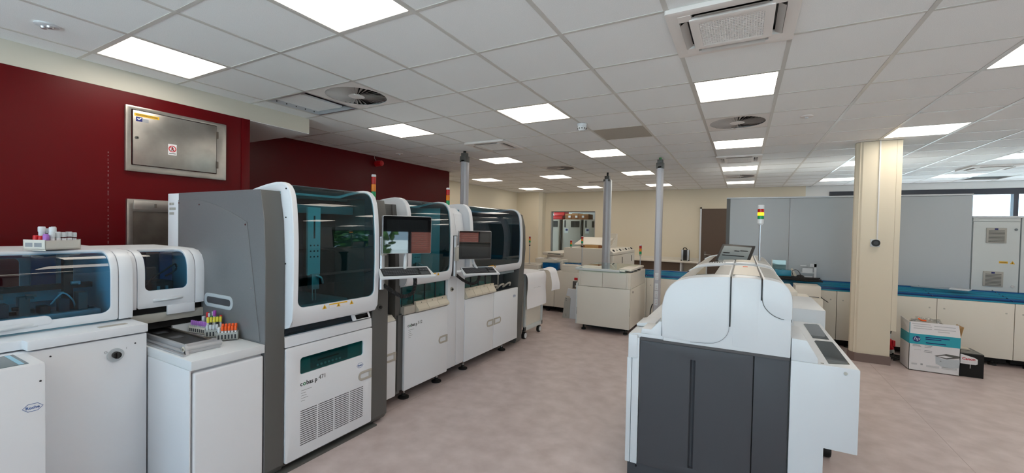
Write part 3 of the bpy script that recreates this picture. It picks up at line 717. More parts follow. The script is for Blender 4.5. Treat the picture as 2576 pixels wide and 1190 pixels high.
for x, z in ((-3.555, 1.715), (-3.27, 1.70), (-2.71, 1.57), (-2.64, 1.18)): cyl('cover_screw', (x, 1.4737, z), (x, 1.471, z), 0.006, 'chrome', S1, 10)
o, i = match((-3.195, -2.845, 1.015, 1.105), (-3.165, -2.872, 1.038, 1.082), 0.043, 0.02, 6, 4)
gh = ringplate('grab_handle', o, i, face_ny(1.470), 0.006, 'panel', S1, 0.002, 1); flatloop('grab_recess', rrect(-3.17, -2.868, 1.033, 1.087, 0.024), face_ny(1.4728), 0.0006, 'charcoal', gh)
rs = box('rear_cover', -3.735, -3.574, 1.478, 2.46, 0.02, 1.785, 'white', S1, 0.004)
for z in (1.70, 1.665, 1.63, 1.31, 1.275):
    for k in range(3 if z != 1.665 else 4): box('rear_vent', -3.71+k*0.024, -3.69+k*0.024, 1.4765, 1.4785, z, z+0.018, 'vent', rs)
box('top_cover', -3.58, -2.80, 1.484, 2.475, 1.765, 1.787, 'greyd', S1); box('back_wall', -3.574, -3.55, 1.5, 2.46, 0.9, 1.77, 'inner', S1)
box('right_side', -3.58, -2.9, 2.44, 2.47, 0.03, 1.77, 'greyd', S1); box('work_floor', -3.56, -2.53, 1.6, 2.31, 0.86, 0.872, 'inner', S1)
box('lower_body', -3.56, -2.53, 1.602, 2.31, 0.03, 0.80, 'greyd', S1)
PROF1 = [(-2.515, 0.915), (-2.46, 0.93), (-2.432, 0.965), (-2.424, 1.05), (-2.418, 1.25), (-2.42, 1.5), (-2.435, 1.68), (-2.455, 1.77), (-2.49, 1.82), (-2.56, 1.845), (-2.70, 1.835), (-2.87, 1.805)]
dfr, dfn = hood(S1, PROF1, 1.602, 2.292, 1.634, 2.258, 1.025, 0.02, 'gblue', -2.56)
for z in (1.80, 1.62, 1.33): cyl('door_screw', (-2.50, 1.602, z), (-2.50, 1.599, z), 0.005, 'black', dfr, 8)
# warning labels on the lower edge of the glass
def warnings(par, X, yc, z, w, tilt=0.0):
    box('warning_label', X, X+0.001, yc-w*0.28, yc+w*0.28, z-0.014, z+0.014, 'boxw', par); box('warning_band', X+0.001, X+0.0016, yc-w*0.28, yc+w*0.28, z+0.006, z+0.014, 'warn', par)
    for dy in (-0.42, 0, 0.42):
        a = yc+dy*w; tr = flatloop('warning_triangle', [(a-0.016, z-0.013), (a+0.016, z-0.013), (a, z+0.015)], face_px(X+0.0024), 0.0008, 'warn', par)
        flatloop('warning_mark', [(a-0.003, z-0.009), (a+0.003, z-0.009), (a, z+0.006)], face_px(X+0.003), 0.0006, 'ink', par)
warnings(dfr, -2.424, 1.935, 1.032, 0.26)
# inside of the hood
def gantry(par, x, y, ztop, zbot, w=0.10):
    box('gantry_plate', x-0.02, x, y-w/2, y+w/2, zbot+0.16, ztop, 'cyanp', par, 0.003)
    box('gantry_slot', x, x+0.002, y-0.006, y+0.006, ztop-0.22, ztop-0.06, 'ink', par)
    for k in range(3):
        for s in (-0.028, 0.0, 0.028): cyl('plate_hole', (x, y+s, ztop-0.27-k*0.04), (x+0.002, y+s, ztop-0.27-k*0.04), 0.006, 'ink', par, 8)
    box('gripper_body', x-0.03, x+0.02, y-0.03, y+0.03, zbot+0.06, zbot+0.17, 'alu', par, 0.004)
    tube('gripper_hose', [(x+0.02, y, zbot+0.16), (x+0.04, y+0.03, zbot+0.14), (x+0.03, y+0.05, zbot+0.1)], 0.008, 'alu', par, 4)
    for s in (-0.012, 0.012): box('gripper_finger', x-0.004, x+0.004, y+s-0.003, y+s+0.003, zbot-0.02, zbot+0.07, 'alu', par)
gantry(S1, -2.66, 1.915, 1.70, 1.06)
box('cross_rail', -2.78, -2.72, 1.6, 2.30, 1.66, 1.72, 'innerm', S1, 0.004); box('cable_chain', -2.80, -2.74, 1.62, 1.70, 1.2, 1.65, 'black', S1, 0.01)
box('rear_deck', -3.4, -2.75, 1.66, 2.28, 0.872, 1.00, 'innerm', S1, 0.004)
for k in range(4): box('deck_tray', -2.74, -2.56, 1.64+k*0.16, 1.78+k*0.16, 0.872, 0.90, 'inner', S1, 0.004)
# tray gap, small display
box('tray_glass', -2.52, -2.516, 1.605, 2.30, 0.868, 0.93, 'gdark', S1)
dd = prism('small_display', [(-2.50, 0.872), (-2.486, 0.876), (-2.508, 0.918), (-2.522, 0.914)], 'y', 2.12, 2.28, 'white', S1, 0.002)
bm = bmesh.new(); bm.faces.new([bm.verts.new(p) for p in ((-2.4865, 2.145, 0.882), (-2.4865, 2.26, 0.882), (-2.504, 2.26, 0.912), (-2.504, 2.145, 0.912))]); bmesh.ops.solidify(bm, geom=bm.faces[:], thickness=-0.001); fin('display_pane', bm, 'screen', dd)
prism('front_band', [(-2.53, 0.795), (-2.503, 0.795), (-2.508, 0.86), (-2.53, 0.868)], 'y', 1.604, 2.308, 'white', S1, 0.003)
o, i = match((1.606, 2.306, 0.055, 0.79), (1.706, 2.221, 0.598, 0.708), 0.012, 0.018, 5, 10)
fpn = ringplate('front_panel', o, i, face_px(-2.494), 0.03, 'white', S1, 0.006)
flatloop('panel_window', rrect(1.70, 2.227, 0.592, 0.714, 0.015), face_px(-2.505), 0.003, 'gteal', fpn)
box('panel_inside', -2.56, -2.528, 1.70, 2.23, 0.59, 0.715, 'consolet', fpn); box('inner_console', -2.53, -2.522, 1.80, 2.10, 0.605, 0.69, 'consoled', fpn, 0.004)
for k in range(7): cyl('console_key', (-2.522, 1.85+k*0.03, 0.62), (-2.518, 1.85+k*0.03, 0.62), 0.008, 'cyanp', fpn, 10)
box('console_bar', -2.522, -2.518, 1.85, 2.02, 0.65, 0.658, 'ink', fpn)
v0 = None
for c in range(4):
    for r in range(17):
        yy = 1.708+c*0.131; zz = 0.357-r*0.01395
        if v0 is None: v0 = box('vent_slot', -0.001, 0.0008, 0, 0.119, -0.0022, 0.0022, 'black', fpn); v_ = v0
        else: v_ = v0.copy(); C.objects.link(v_)
        v_.location = (-2.494, yy, zz)
model_line(fpn, -2.4935, 1.704, 0.523, '471')
for k in range(5): box('print_line', -2.494, -2.4936, 1.712, (1.79, 1.745, 1.75, 1.762, 1.74)[k], 0.49-k*0.017, 0.493-k*0.017, 'print', fpn)
logo_hex(fpn, -2.494, 2.19, 0.527, 0.062, 0.036, 'Roche', 0.0165)
pill_handle(fpn, -2.494, 2.175, 2.30, 0.405, 0.475)
cyl('key_lock_ring', (-2.503, 2.385, 0.935), (-2.497, 2.385, 0.935), 0.024, 'greyd', S1, 20); cyl('key_lock', (-2.497, 2.385, 0.935), (-2.484, 2.385, 0.935), 0.013, 'black', S1, 6)
box('base_plinth', -3.5, -2.56, 1.55, 2.40, 0.0, 0.05, 'blackm', S1); box('floor_strip', -2.56, -2.49, 1.49, 2.36, 0.0, 0.012, 'greyd', S1)
# ---- white twin-hood unit beyond it
S2 = thing('sample_prep_unit', 'long white sample unit with two tinted hoods and drawers', 'lab machine', (-3.1, 3.9, 0))
box('back_wall', -3.74, -3.70, 2.5, 5.03, 0.1, 1.79, 'innerm', S2); box('top_cover', -3.74, -2.98, 2.70, 5.03, 1.772, 1.792, 'white', S2)
box('lower_body', -3.7, -2.63, 2.72, 4.9, 0.12, 0.79, 'greyd', S2); box('work_floor', -3.7, -2.64, 2.75, 4.9, 0.79, 0.80, 'inner', S2)
# narrow side locker in the gap
lk = box('side_locker', -3.3, -2.622, 2.50, 2.695, 0.09, 0.755, 'white', S2, 0.012); prism('locker_top', [(-3.3, 0.757), (-2.63, 0.757), (-2.68, 0.80), (-3.3, 0.80)], 'y', 2.50, 2.695, 'cream', S2)
pill_handle(lk, -2.622, 2.56, 2.692, 0.41, 0.485)
box('gap_back', -3.0, -2.95, 2.48, 2.70, 0.8, 1.77, 'blackm', S2); box('gap_side', -3.0, -2.72, 2.69, 2.705, 0.8, 1.70, 'inner', S2)
prism('left_post', [(-3.0, 0.09), (-2.645, 0.09), (-2.645, 1.1), (-2.66, 1.5), (-2.70, 1.77), (-3.0, 1.77)], 'y', 2.70, 2.765, 'greyd', S2, 0.004)
box('grey_head', -3.0, -2.70, 2.50, 2.70, 1.62, 1.77, 'greyd', S2, 0.01)
PROF2 = [(-2.64, 1.035), (-2.59, 1.05), (-2.565, 1.08), (-2.552, 1.14), (-2.545, 1.3), (-2.545, 1.5), (-2.56, 1.68), (-2.58, 1.76), (-2.62, 1.81), (-2.69, 1.833), (-2.83, 1.824), (-3.0, 1.79)]
h1, hf1 = hood(S2, PROF2, 2.745, 3.385, 2.79, 3.352, 1.125, 0.02, 'gblue', -2.7)
PROF3 = [(-2.64, 1.03), (-2.59, 1.045), (-2.565, 1.075), (-2.552, 1.13), (-2.545, 1.3), (-2.545, 1.5), (-2.56, 1.68), (-2.58, 1.76), (-2.62, 1.81), (-2.69, 1.833), (-2.83, 1.824), (-3.0, 1.79)]
h2, hf2 = hood(S2, PROF3, 3.69, 4.90, 3.745, 4.85, 1.125, 0.02, 'gdark', -2.7)
warnings(h1, -2.549, 3.07, 1.128, 0.22); warnings(h2, -2.549, 4.12, 1.128, 0.22)
prism('middle_post', [(-3.3, 0.12), (-2.622, 0.12), (-2.606, 0.15), (-2.606, 1.2), (-2.62, 1.5), (-2.66, 1.72), (-2.75, 1.785), (-3.3, 1.79)], 'y', 3.392, 3.54, 'white', S2, 0.004)
prism('middle_post', [(-3.3, 0.12), (-2.622, 0.12), (-2.606, 0.15), (-2.606, 1.2), (-2.62, 1.5), (-2.66, 1.72), (-2.75, 1.785), (-3.3, 1.79)], 'y', 3.542, 3.688, 'white', S2, 0.004)
prism('end_panel', [(-3.72, 0.04), (-2.64, 0.04), (-2.615, 0.08), (-2.60, 0.9), (-2.575, 1.3), (-2.585, 1.6), (-2.63, 1.76), (-2.74, 1.812), (-3.72, 1.79)], 'y', 4.905, 5.05, 'greyd', S2, 0.006)
fp1 = box('lower_door', -2.63, -2.60, 2.775, 3.392, 0.11, 0.785, 'white', S2, 0.01)
model_line(fp1, -2.5995, 2.81, 0.675, '512')
for k in range(5): box('print_line', -2.6, -2.5996, 2.82, (2.895, 2.85, 2.86, 2.875, 2.85)[k], 0.645-k*0.017, 0.648-k*0.017, 'print', fp1)
pill_handle(fp1, -2.60, 3.25, 3.388, 0.42, 0.495)
fp2 = box('lower_door', -2.63, -2.60, 3.692, 4.285, 0.12, 0.80, 'white', S2, 0.01); pill_handle(fp2, -2.60, 4.135, 4.28, 0.41, 0.49)
fp3 = box('lower_door', -2.63, -2.60, 4.289, 4.90, 0.12, 0.80, 'white', S2, 0.01); pill_handle(fp3, -2.60, 4.294, 4.46, 0.41, 0.49, True)
logo_hex(fp3, -2.60, 4.80, 0.695, 0.075, 0.04, 'Roche', 0.02)
def drawers(y0, y1, n, z0, z1):
    dw = (y1-y0)/n
    for k in range(n):
        a = y0+k*dw
        d_ = prism('drawer', [(-2.72, z0), (-2.60, z0), (-2.575, z0+0.012), (-2.575, z0+0.03), (-2.61, z1-0.028), (-2.61, z1), (-2.72, z1)], 'y', a+0.002, a+dw-0.002, 'creamd', S2, 0.002)
        cyl('drawer_light', (-2.61, a+dw*0.5, z1-0.012), (-2.6085, a+dw*0.5, z1-0.012), 0.005, 'ink', d_, 8)
drawers(2.925, 3.385, 3, 0.79, 0.885); drawers(3.70, 4.30, 4, 0.805, 0.915)
box('chute', -2.75, -2.61, 2.775, 2.915, 0.79, 0.862, 'gplate', S2, 0.004)
for (a, b, n) in ((2.77, 3.385, 4), (3.70, 4.30, 4)):
    box('bay_glass', -2.645, -2.641, a, b, 0.87, 1.045, 'gteal', S2)
    for k in range(n+1): box('bay_bar', -2.642, -2.634, a+(b-a)*k/n-0.003, a+(b-a)*k/n+0.003, 0.86, 1.05, 'ink', S2)
    for k in range(3): box('bay_tray', -2.95, -2.72, a+0.02+k*0.19, a+0.17+k*0.19, 0.80, 0.90+0.015*k, 'turq', S2, 0.004)
for k in range(3):
    yy = 4.38+k*0.17; tube('bay_hook', [(-2.68, yy-0.06, 0.83), (-2.64, yy-0.03, 0.87), (-2.64, yy+0.03, 0.87), (-2.66, yy+0.05, 0.83)], 0.012, 'gplate', S2, 4)
box('bay_bar', -2.66, -2.65, 4.46, 4.47, 0.82, 1.05, 'gplate', S2); box('bay_dark', -2.95, -2.93, 4.31, 4.9, 0.8, 1.04, 'blackm', S2); box('bay_rail', -2.655, -2.64, 4.5, 4.85, 1.0, 1.03, 'innerm', S2)
cyl('key_lock_ring', (-2.606, 3.455, 0.94), (-2.600, 3.455, 0.94), 0.024, 'gplate', S2, 20); cyl('key_lock', (-2.60, 3.455, 0.94), (-2.588, 3.455, 0.94), 0.012, 'black', S2, 6)
for yy in (2.876, 3.348, 3.809, 4.664):
    lathe('foot', [(0.05, 0), (0.05, 0.012), (0.022, 0.022), (0.018, 0.03), (0.018, 0.045), (0.009, 0.05), (0.009, 0.13)], (-2.70, yy, 0), 'rubber', S2, 16)
    cyl('foot_nut', (-2.70, yy, 0.03), (-2.70, yy, 0.052), 0.016, 'chrome', S2, 8); cyl('foot_rod', (-2.70, yy, 0.05), (-2.70, yy, 0.13), 0.0095, 'chrome', S2, 10)
box('inner_deck', -3.6, -2.8, 2.80, 3.36, 0.80, 0.99, 'innerm', S2, 0.004); box('inner_deck', -3.6, -2.8, 3.75, 4.85, 0.80, 0.97, 'inner', S2, 0.004)
gantry(S2, -2.85, 3.20, 1.62, 1.05, 0.12); box('cross_rail', -2.95, -2.89, 2.78, 3.38, 1.6, 1.66, 'innerm', S2); box('cross_rail', -3.2, -3.12, 3.72, 4.88, 1.55, 1.63, 'inner', S2)
box('inner_panel', -3.3, -3.28, 2.95, 3.30, 1.05, 1.6, 'cyanp', S2); cyl('brass_nozzle', (-2.80, 3.05, 1.56), (-2.76, 3.08, 1.56), 0.008, 'warn', S2, 10); box('note_sheet', -2.84, -2.838, 3.12, 3.22, 1.30, 1.38, 'paper', S2)
# ---- left analyser with the wide tinted hood (continues out of frame)
YL = -0.35
A0 = thing('tube_analyser', 'white analyser at the far left with a wide tinted hood window', 'lab machine', (-3.4, 0.4, 0))
box('base_cabinet', -4.1, -2.985, YL, 1.083, 0.06, 0.938, 'white', A0, 0.006); box('plinth', -4.0, -3.05, YL+0.05, 1.05, 0, 0.06, 'blackm', A0)
prism('ledge', [(-4.1, YL), (-3.035, YL), (-3.035, 0.612), (-3.03, 0.618), (-2.975, 0.622), (-2.975, 1.085), (-4.1, 1.085)], 'z', 0.946, 0.992, 'white', A0, 0.006)
PROFA = [(-3.178, 1.003), (-3.174, 1.05), (-3.174, 1.26), (-3.185, 1.32), (-3.215, 1.365), (-3.27, 1.395), (-3.36, 1.405), (-3.5, 1.407)]
ha, hfa = hood(A0, PROFA, YL, 1.018, YL+0.06, 0.985, 1.045, 0.155, 'gmid', -3.5, rc=0.04, cheeks=False)
poly = [(p[0], p[1]) for p in PROFA]+[(-3.99, 1.407), (-3.99, 1.0)]
prism('hood_side', poly, 'y', 1.021, 1.085, 'white', A0, 0.003, True)
box('hood_top', -4.0, -3.49, YL, 1.085, 1.390, 1.4065, 'white', A0)
o, i = match((YL, 1.03, 1.0, 1.40), (YL+0.30, 0.80, 1.08, 1.33), 0.004, 0.03, 5, 8); ringplate('hood_back', o, i, face_px(-3.97), 0.02, 'white', A0)
box('partition', -3.9, -3.25, 0.30, 0.32, 1.0, 1.38, 'innerm', A0)
bh = flatloop('raised_sill', [(YL+0.05, 1.03), (0.74, 1.03), (0.752, 1.048), (0.742, 1.068), (0.725, 1.075), (YL+0.05, 1.078)], face_px(-3.17), 0.012, 'white', A0, 0.002)
sheet('hood_handle', [[(-3.172+0.035*math.sin(math.pi*a/10)*math.sin(math.pi*min(1, (j+0.5)/12)), 0.30+0.40*j/12, 1.012+0.03*a/10+0.012*j/12) for j in range(13)] for a in range(11)], 'white2', A0)
box('ledge_slot', -3.09, -3.05, 0.90, 1.02, 0.9915, 0.9935, 'gplate', A0)
# mechanism behind the window
box('mech_rail', -3.42, -3.30, 0.50, 0.98, 1.03, 1.06, 'alu', A0, 0.004); box('mech_base', -3.5, -3.28, 0.50, 0.98, 1.0, 1.03, 'black', A0)
for k in range(6): box('mech_block', -3.40-0.02*(k % 2), -3.34, 0.52+k*0.075, 0.56+k*0.075, 1.06, 1.10+0.03*(k % 3), ('black', 'inner', 'greyd')[k % 3], A0, 0.004)
box('mech_bar', -3.55, -3.50, 0.40, 1.0, 1.17, 1.20, 'black', A0); box('mech_plate', -3.60, -3.58, 0.46, 0.92, 1.10, 1.17, 'cyanp', A0); box('mech_post', -3.48, -3.44, 0.86, 0.90, 1.0, 1.36, 'black', A0); box('mech_motor', -3.5, -3.40, 0.44, 0.52, 1.06, 1.20, 'blackm', A0, 0.006)
box('mech_screen', -3.60, -3.58, 0.36, 0.46, 1.18, 1.26, 'black', A0); box('mech_window', -3.95, -3.94, 0.84, 0.95, 1.05, 1.36, 'logob', A0)
for k in range(26):
    yy = random.uniform(0.46, 0.96); zz = random.choice((1.06, 1.09, 1.12, 1.15, 1.2)); xx = random.uniform(-3.48, -3.33)
    box('mech_part', xx-0.012, xx+0.012, yy, yy+random.uniform(0.008, 0.04), zz, zz+random.uniform(0.008, 0.028), random.choice(('black', 'blackm', 'alu', 'inner', 'greyd')), A0, 0.002)
tube('mech_hose', [(-3.40, 0.80, 1.10), (-3.38, 0.84, 1.16), (-3.38, 0.88, 1.12), (-3.40, 0.90, 1.06)], 0.004, 'white2', A0, 5)
sw = cyl('main_switch', (-2.985, 0.945, 0.845), (-2.979, 0.945, 0.845), 0.036, 'panel', A0, 28); cyl('switch_knob', (-2.979, 0.945, 0.847), (-2.955, 0.945, 0.847), 0.018, 'black', sw, 16); box('switch_grip', -2.956, -2.945, 0.94, 0.95, 0.831, 0.863, 'black', sw, 0.002)
for y, z in ((0.70, 0.90), (1.03, 0.89)): cyl('panel_screw', (-2.985, y, z), (-2.983, y, z), 0.004, 'ink', A0, 8)
text('switch_mark', 'O', 0.018, (-2.9835, 0.898, 0.862), (0, 1, 0), (0, 0, 1), 'print', A0); text('switch_mark', 'I', 0.016, (-2.9835, 0.99, 0.867), (0, 1, 0), (0, 0, 1), 'print', A0)
# protruding front console
A1 = thing('front_console', 'white front console with a small touch display at the lower left', 'lab machine', (-2.85, 0.3, 0))
box('console_body', -2.983, -2.715, YL, 0.624, 0.05, 0.94, 'white', A1, 0.014); box('console_plinth', -2.97, -2.76, YL+0.03, 0.6, 0, 0.05, 'blackm', A1)
flatloop('touch_display', [(-3.0+0.02, 0.34), (-2.746, 0.34), (-2.746, 0.578), (-2.98, 0.578)], lambda u, v, d: (u, v, 0.942+d), 0.002, 'lcd', A1)
flatloop('display_bar', [(-2.97, 0.55), (-2.75, 0.55), (-2.75, 0.566), (-2.97, 0.566)], lambda u, v, d: (u, v, 0.9428+d), 0.0006, 'lightblue', A1)
logo_hex(A1, -2.715, 0.583, 0.750, 0.064, 0.034, 'Roche', 0.0165); cyl('console_screw', (-2.715, 0.606, 0.86), (-2.713, 0.606, 0.86), 0.004, 'ink', A1, 8)
# ---- infeed module with the small hood, table and conveyor
B0 = thing('infeed_module', 'white infeed module with a small tinted hood and a table top', 'lab machine', (-3.0, 1.28, 0))
box('cabinet_body', -3.9, -2.535, 1.092, 1.474, 0.05, 0.80, 'white', B0, 0.004); box('plinth', -3.8, -2.6, 1.12, 1.45, 0, 0.05, 'blackm', B0)
box('side_skin', -2.985, -2.508, 1.0885, 1.094, 0.05, 0.80, 'white', B0); box('front_door', -2.535, -2.504, 1.104, 1.472, 0.06, 0.785, 'white', B0, 0.014, 4)
box('table_top', -3.9, -2.50, 1.092, 1.476, 0.80, 0.85, 'white2', B0, 0.004)
PROFB = [(-3.205, 1.04), (-3.20, 1.08), (-3.20, 1.26), (-3.21, 1.32), (-3.235, 1.36), (-3.28, 1.388), (-3.36, 1.40), (-3.5, 1.402)]
hb, hfb = hood(B0, PROFB, 1.115, 1.418, 1.152, 1.376, 1.112, 0.155, 'gmid', -3.5, 'white', 0.03, False)
polyb = [(p[0], p[1]) for p in PROFB]+[(-3.95, 1.402), (-3.95, 1.04)]
prism('hood_side', polyb, 'y', 1.421, 1.474, 'white', B0, 0.003, True); prism('hood_side', polyb, 'y', 1.088, 1.112, 'white', B0, 0.003, True)
box('hood_top', -3.95, -3.5, 1.11, 1.42, 1.39, 1.402, 'white', B0); box('hood_back', -3.95, -3.93, 1.11, 1.42, 0.85, 1.40, 'logob', B0)
box('door_apron', -3.215, -3.198, 1.265, 1.418, 0.985, 1.045, 'white', B0, 0.004); box('front_beam', -3.24, -3.215, 1.09, 1.474, 0.945, 1.0, 'vent', B0, 0.003); box('rear_lip', -3.235, -3.215, 1.30, 1.474, 0.85, 0.905, 'white2', B0); box('dark_channel', -3.4, -3.24, 1.09, 1.474, 0.90, 1.04, 'blackm', B0)
sheet('hood_handle', [[(-3.202+0.03*math.sin(math.pi*a/10)*math.sin(math.pi*min(1, (j+0.5)/12)), 1.19+0.17*j/12, 1.072+0.025*a/10+0.004*j/12) for j in range(13)] for a in range(11)], 'white2', B0)
box('robot_body', -3.45, -3.30, 1.22, 1.34, 1.06, 1.19, 'blackm', B0, 0.01); tube('robot_hose', [(-3.35, 1.21, 1.16), (-3.30, 1.23, 1.22), (-3.30, 1.29, 1.26), (-3.30, 1.345, 1.30), (-3.30, 1.35, 1.26), (-3.32, 1.30, 1.22)], 0.006, 'black', B0, 5)
for k in range(5): box('robot_valve', -3.31, -3.29, 1.225+k*0.022, 1.24+k*0.022, 1.10+0.02*(k % 2), 1.14+0.02*(k % 2), 'innerm' if k % 2 else 'black', B0, 0.002)
for k in range(5): box('manifold', -3.5, -3.45, 1.14, 1.19, 1.08+k*0.055, 1.12+k*0.055, ('innerm', 'black', 'greyd')[k % 3], B0, 0.003)
box('glow_panel', -3.52, -3.5, 1.34, 1.41, 1.08, 1.38, 'logob', B0)
# conveyor lying on the table
B1 = thing('belt_conveyor', 'steel belt conveyor with a black belt lying on the white table', 'conveyor', (-3.0, 1.22, 0.85))
prism('bed', [(1.125, 0.851), (1.31, 0.851), (1.31, 0.868), (1.125, 0.868)], 'x', -3.35, -2.66, 'alu', B1, 0.002)
box('belt', -3.35, -2.705, 1.165, 1.285, 0.872, 0.884, 'black', B1); box('side_rail', -3.35, -2.70, 1.145, 1.162, 0.868, 0.892, 'alu', B1, 0.002); box('side_rail', -3.35, -2.70, 1.288, 1.302, 0.868, 0.892, 'steeld', B1, 0.002)
box('end_bar', -2.70, -2.685, 1.145, 1.305, 0.868, 0.900, 'alu', B1, 0.002); box('outer_guide', -3.35, -2.62, 1.108, 1.122, 0.851, 0.860, 'alu', B1)
cyl('end_roller', (-2.675, 1.14, 0.876), (-2.675, 1.32, 0.876), 0.016, 'alu', B1, 20); cyl('roller_cap', (-2.668, 1.128, 0.879), (-2.668, 1.142, 0.879), 0.024, 'alu', B1, 24); cyl('roller_bearing', (-2.668, 1.1265, 0.879), (-2.668, 1.128, 0.879), 0.016, 'creamd', B1, 20); cyl('roller_shaft', (-2.668, 1.125, 0.879), (-2.668, 1.127, 0.879), 0.007, 'steeld', B1, 12)
prism('foot_bracket', [(-2.72, 0.851), (-2.635, 0.851), (-2.645, 0.872), (-2.69, 0.89)], 'y', 1.128, 1.142, 'alu', B1)
for k in range(2): box('belt_marker', -3.2+0.2*k, -3.14+0.2*k, 1.19, 1.25, 0.884, 0.8852, 'charcoal', B1)
# ------------------------------------------------------------------ racks and tubes
def tube_thing(x, y, z, h, r, cap, label, grp, caph=0.02, body='tubew', capr=None, lab=None):
    t = thing('sample_tube', label, 'sample tube', (x, y, z), grp)
    lathe('tube_body', [(r*0.6, 0), (r, 0.006), (r, h)], (x, y, z), body, t, 10)
    if lab: lathe('paper_label', [(r*1.03, h*0.25), (r*1.03, h*0.8)], (x, y, z), lab, t, 10)
    if cap: lathe('cap', [(capr or r*1.2, h-caph*0.4), (capr or r*1.2, h+caph*0.75), ((capr or r*1.2)*0.85, h+caph)], (x, y, z), cap, t, 12)
    return t
def tube_rack(x, y, z, ang, nx, ny, pitch, m, label, h=0.045, win=True):
    """rack with nx by ny cells; returns the thing and the cell centres"""
    t = thing('tube_rack', label, 'tube rack', (x, y, z), local=True); t.rotation_euler = (0, 0, ang)
    L = nx*pitch+0.012; W = ny*pitch+0.008
    box('rack_base', 0, L, 0, W, 0.004, 0.010, m, t); box('rack_side', 0, L, 0, 0.003, 0.004, h, m, t); box('rack_side', 0, L, W-0.003, W, 0.004, h, m, t)
    for a in (0, L-0.004): box('rack_end', a, a+0.004, 0, W, 0, h+0.004, m, t)
    for k in range(1, nx): box('rack_divider', 0.006+k*pitch-0.0015, 0.006+k*pitch+0.0015, 0.003, W-0.003, h-0.012, h-0.002, m, t)
    for k in range(nx if win else 0):  # window cut-outs in the long sides
        a = 0.006+k*pitch; box('rack_window', a+0.004, a+pitch-0.004, -0.0006, 0.0006, 0.012, h-0.012, 'inner', t)
    ca, sa = math.cos(ang), math.sin(ang); pts = []
    for j in range(ny):
        for i in range(nx):
            u = 0.006+(i+0.5)*pitch; v = 0.004+(j+0.5)*pitch; pts.append((x+u*ca-v*sa, y+u*sa+v*ca, z+0.011))
    return t, pts
ANG = math.radians(59)
rk, pt = tube_rack(-2.80, 1.352, 0.851, math.radians(55), 6, 2, 0.0172, 'rack', 'grey tube rack holding orange-capped tubes beside the grey machine', 0.05)
order = ['first', 'second', 'third', 'fourth', 'fifth', 'sixth']
for n, (x, y, z) in enumerate(pt):
    i, j = n % 6, n//6; rowname = ('front', 'middle', 'rear')[j]
    if i == 0 and j < 2: tube_thing(x, y, z, 0.052, 0.0075, 'tubew', 'short clear vial with a white label, %s row end of the orange rack' % rowname, 'vials in the orange rack', lab='paper', body='rack')
    elif i > 0 and j < 2: tube_thing(x, y, z, 0.058+0.012*j, 0.006, 'orange', 'tube with an orange cap, %s in the %s row of its rack' % (order[i-1], rowname), 'orange capped tubes', lab='paper')
    elif i in (2, 4): tube_thing(x, y, z, 0.075, 0.006, 'orange', 'taller orange capped tube, %s place in the rear row' % order[i], 'orange capped tubes', lab='paper')
rk, pt = tube_rack(-2.935, 1.352, 0.851, ANG, 5, 4, 0.0165, 'rack', 'grey tube rack holding yellow-capped tubes in the middle', 0.05)
for n, (x, y, z) in enumerate(pt):
    i, j = n % 5, n//5; rowname = ('front', 'second', 'third', 'rear')[j]
    if j == 0 and i < 4: tube_thing(x, y, z, 0.05, 0.0065, 'white2' if i % 2 else 'tubew', 'short vial with a pale lid, %s in the front row of the middle rack' % order[i], 'vials in the middle rack', lab='paper', body='rack')
    elif j == 1 and i in (1, 3): tube_thing(x, y, z, 0.062, 0.006, 'black', 'tube with a black cap, %s in the middle rack' % ('near' if i == 1 else 'far'), 'black capped tubes')
    elif j == 2: tube_thing(x, y, z, 0.088, 0.0062, 'yellow', 'tube with a yellow cap, %s in the yellow row' % order[i], 'yellow capped tubes', 0.024, lab='paper')
    elif j == 3 and i != 2: tube_thing(x, y, z, 0.092+0.006*(i % 3), 0.0062, ('redc', 'green', 'redc', 'green', 'redc')[i], 'tube with a %s cap, %s in the rear row behind the yellow caps' % (('red', 'green', 'red', 'green', 'red')[i], order[i]), 'mixed tubes in the middle rack', lab='cardd')
    elif j == 3: tube_thing(x, y, z, 0.125, 0.008, 'purple', 'tall tube with a purple cap sticking up behind the yellow caps', None, 0.026, lab='paper')
rk, pt = tube_rack(-3.178, 1.372, 0.851, math.radians(8), 9, 3, 0.0185, 'rackw', 'white tube rack holding purple-capped tubes next to the beam', 0.045)
for n, (x, y, z) in enumerate(pt):
    i, j = n % 9, n//9
    if j == 0: tube_thing(x, y, z, 0.05, 0.0065, 'lilac', 'tube with a lilac cap, number %s along the white rack' % ['one', 'two', 'three', 'four', 'five', 'six', 'seven', 'eight', 'nine'][i], 'lilac capped tubes')
    elif j == 2 and i == 5: tube_thing(x, y, z, 0.10, 0.007, 'redc', 'tall white tube with a bright red cap in the white rack', None, 0.024, lab='paper')
    elif j == 2 and i == 6: tube_thing(x, y, z, 0.12, 0.007, None, 'tall open clear tube with a blue band in the white rack', None, body='tubew', lab='lightblue')
    elif j == 2 and i == 8: tube_thing(x, y, z, 0.135, 0.008, None, 'tall open tube with a white label behind the yellow caps', None, body='tubew', lab='paper')
    elif j == 2 and i == 3: tube_thing(x, y, z, 0.075, 0.008, 'tubew', 'short tube with a wide clear cap in the white rack', None, 0.02, capr=0.011)
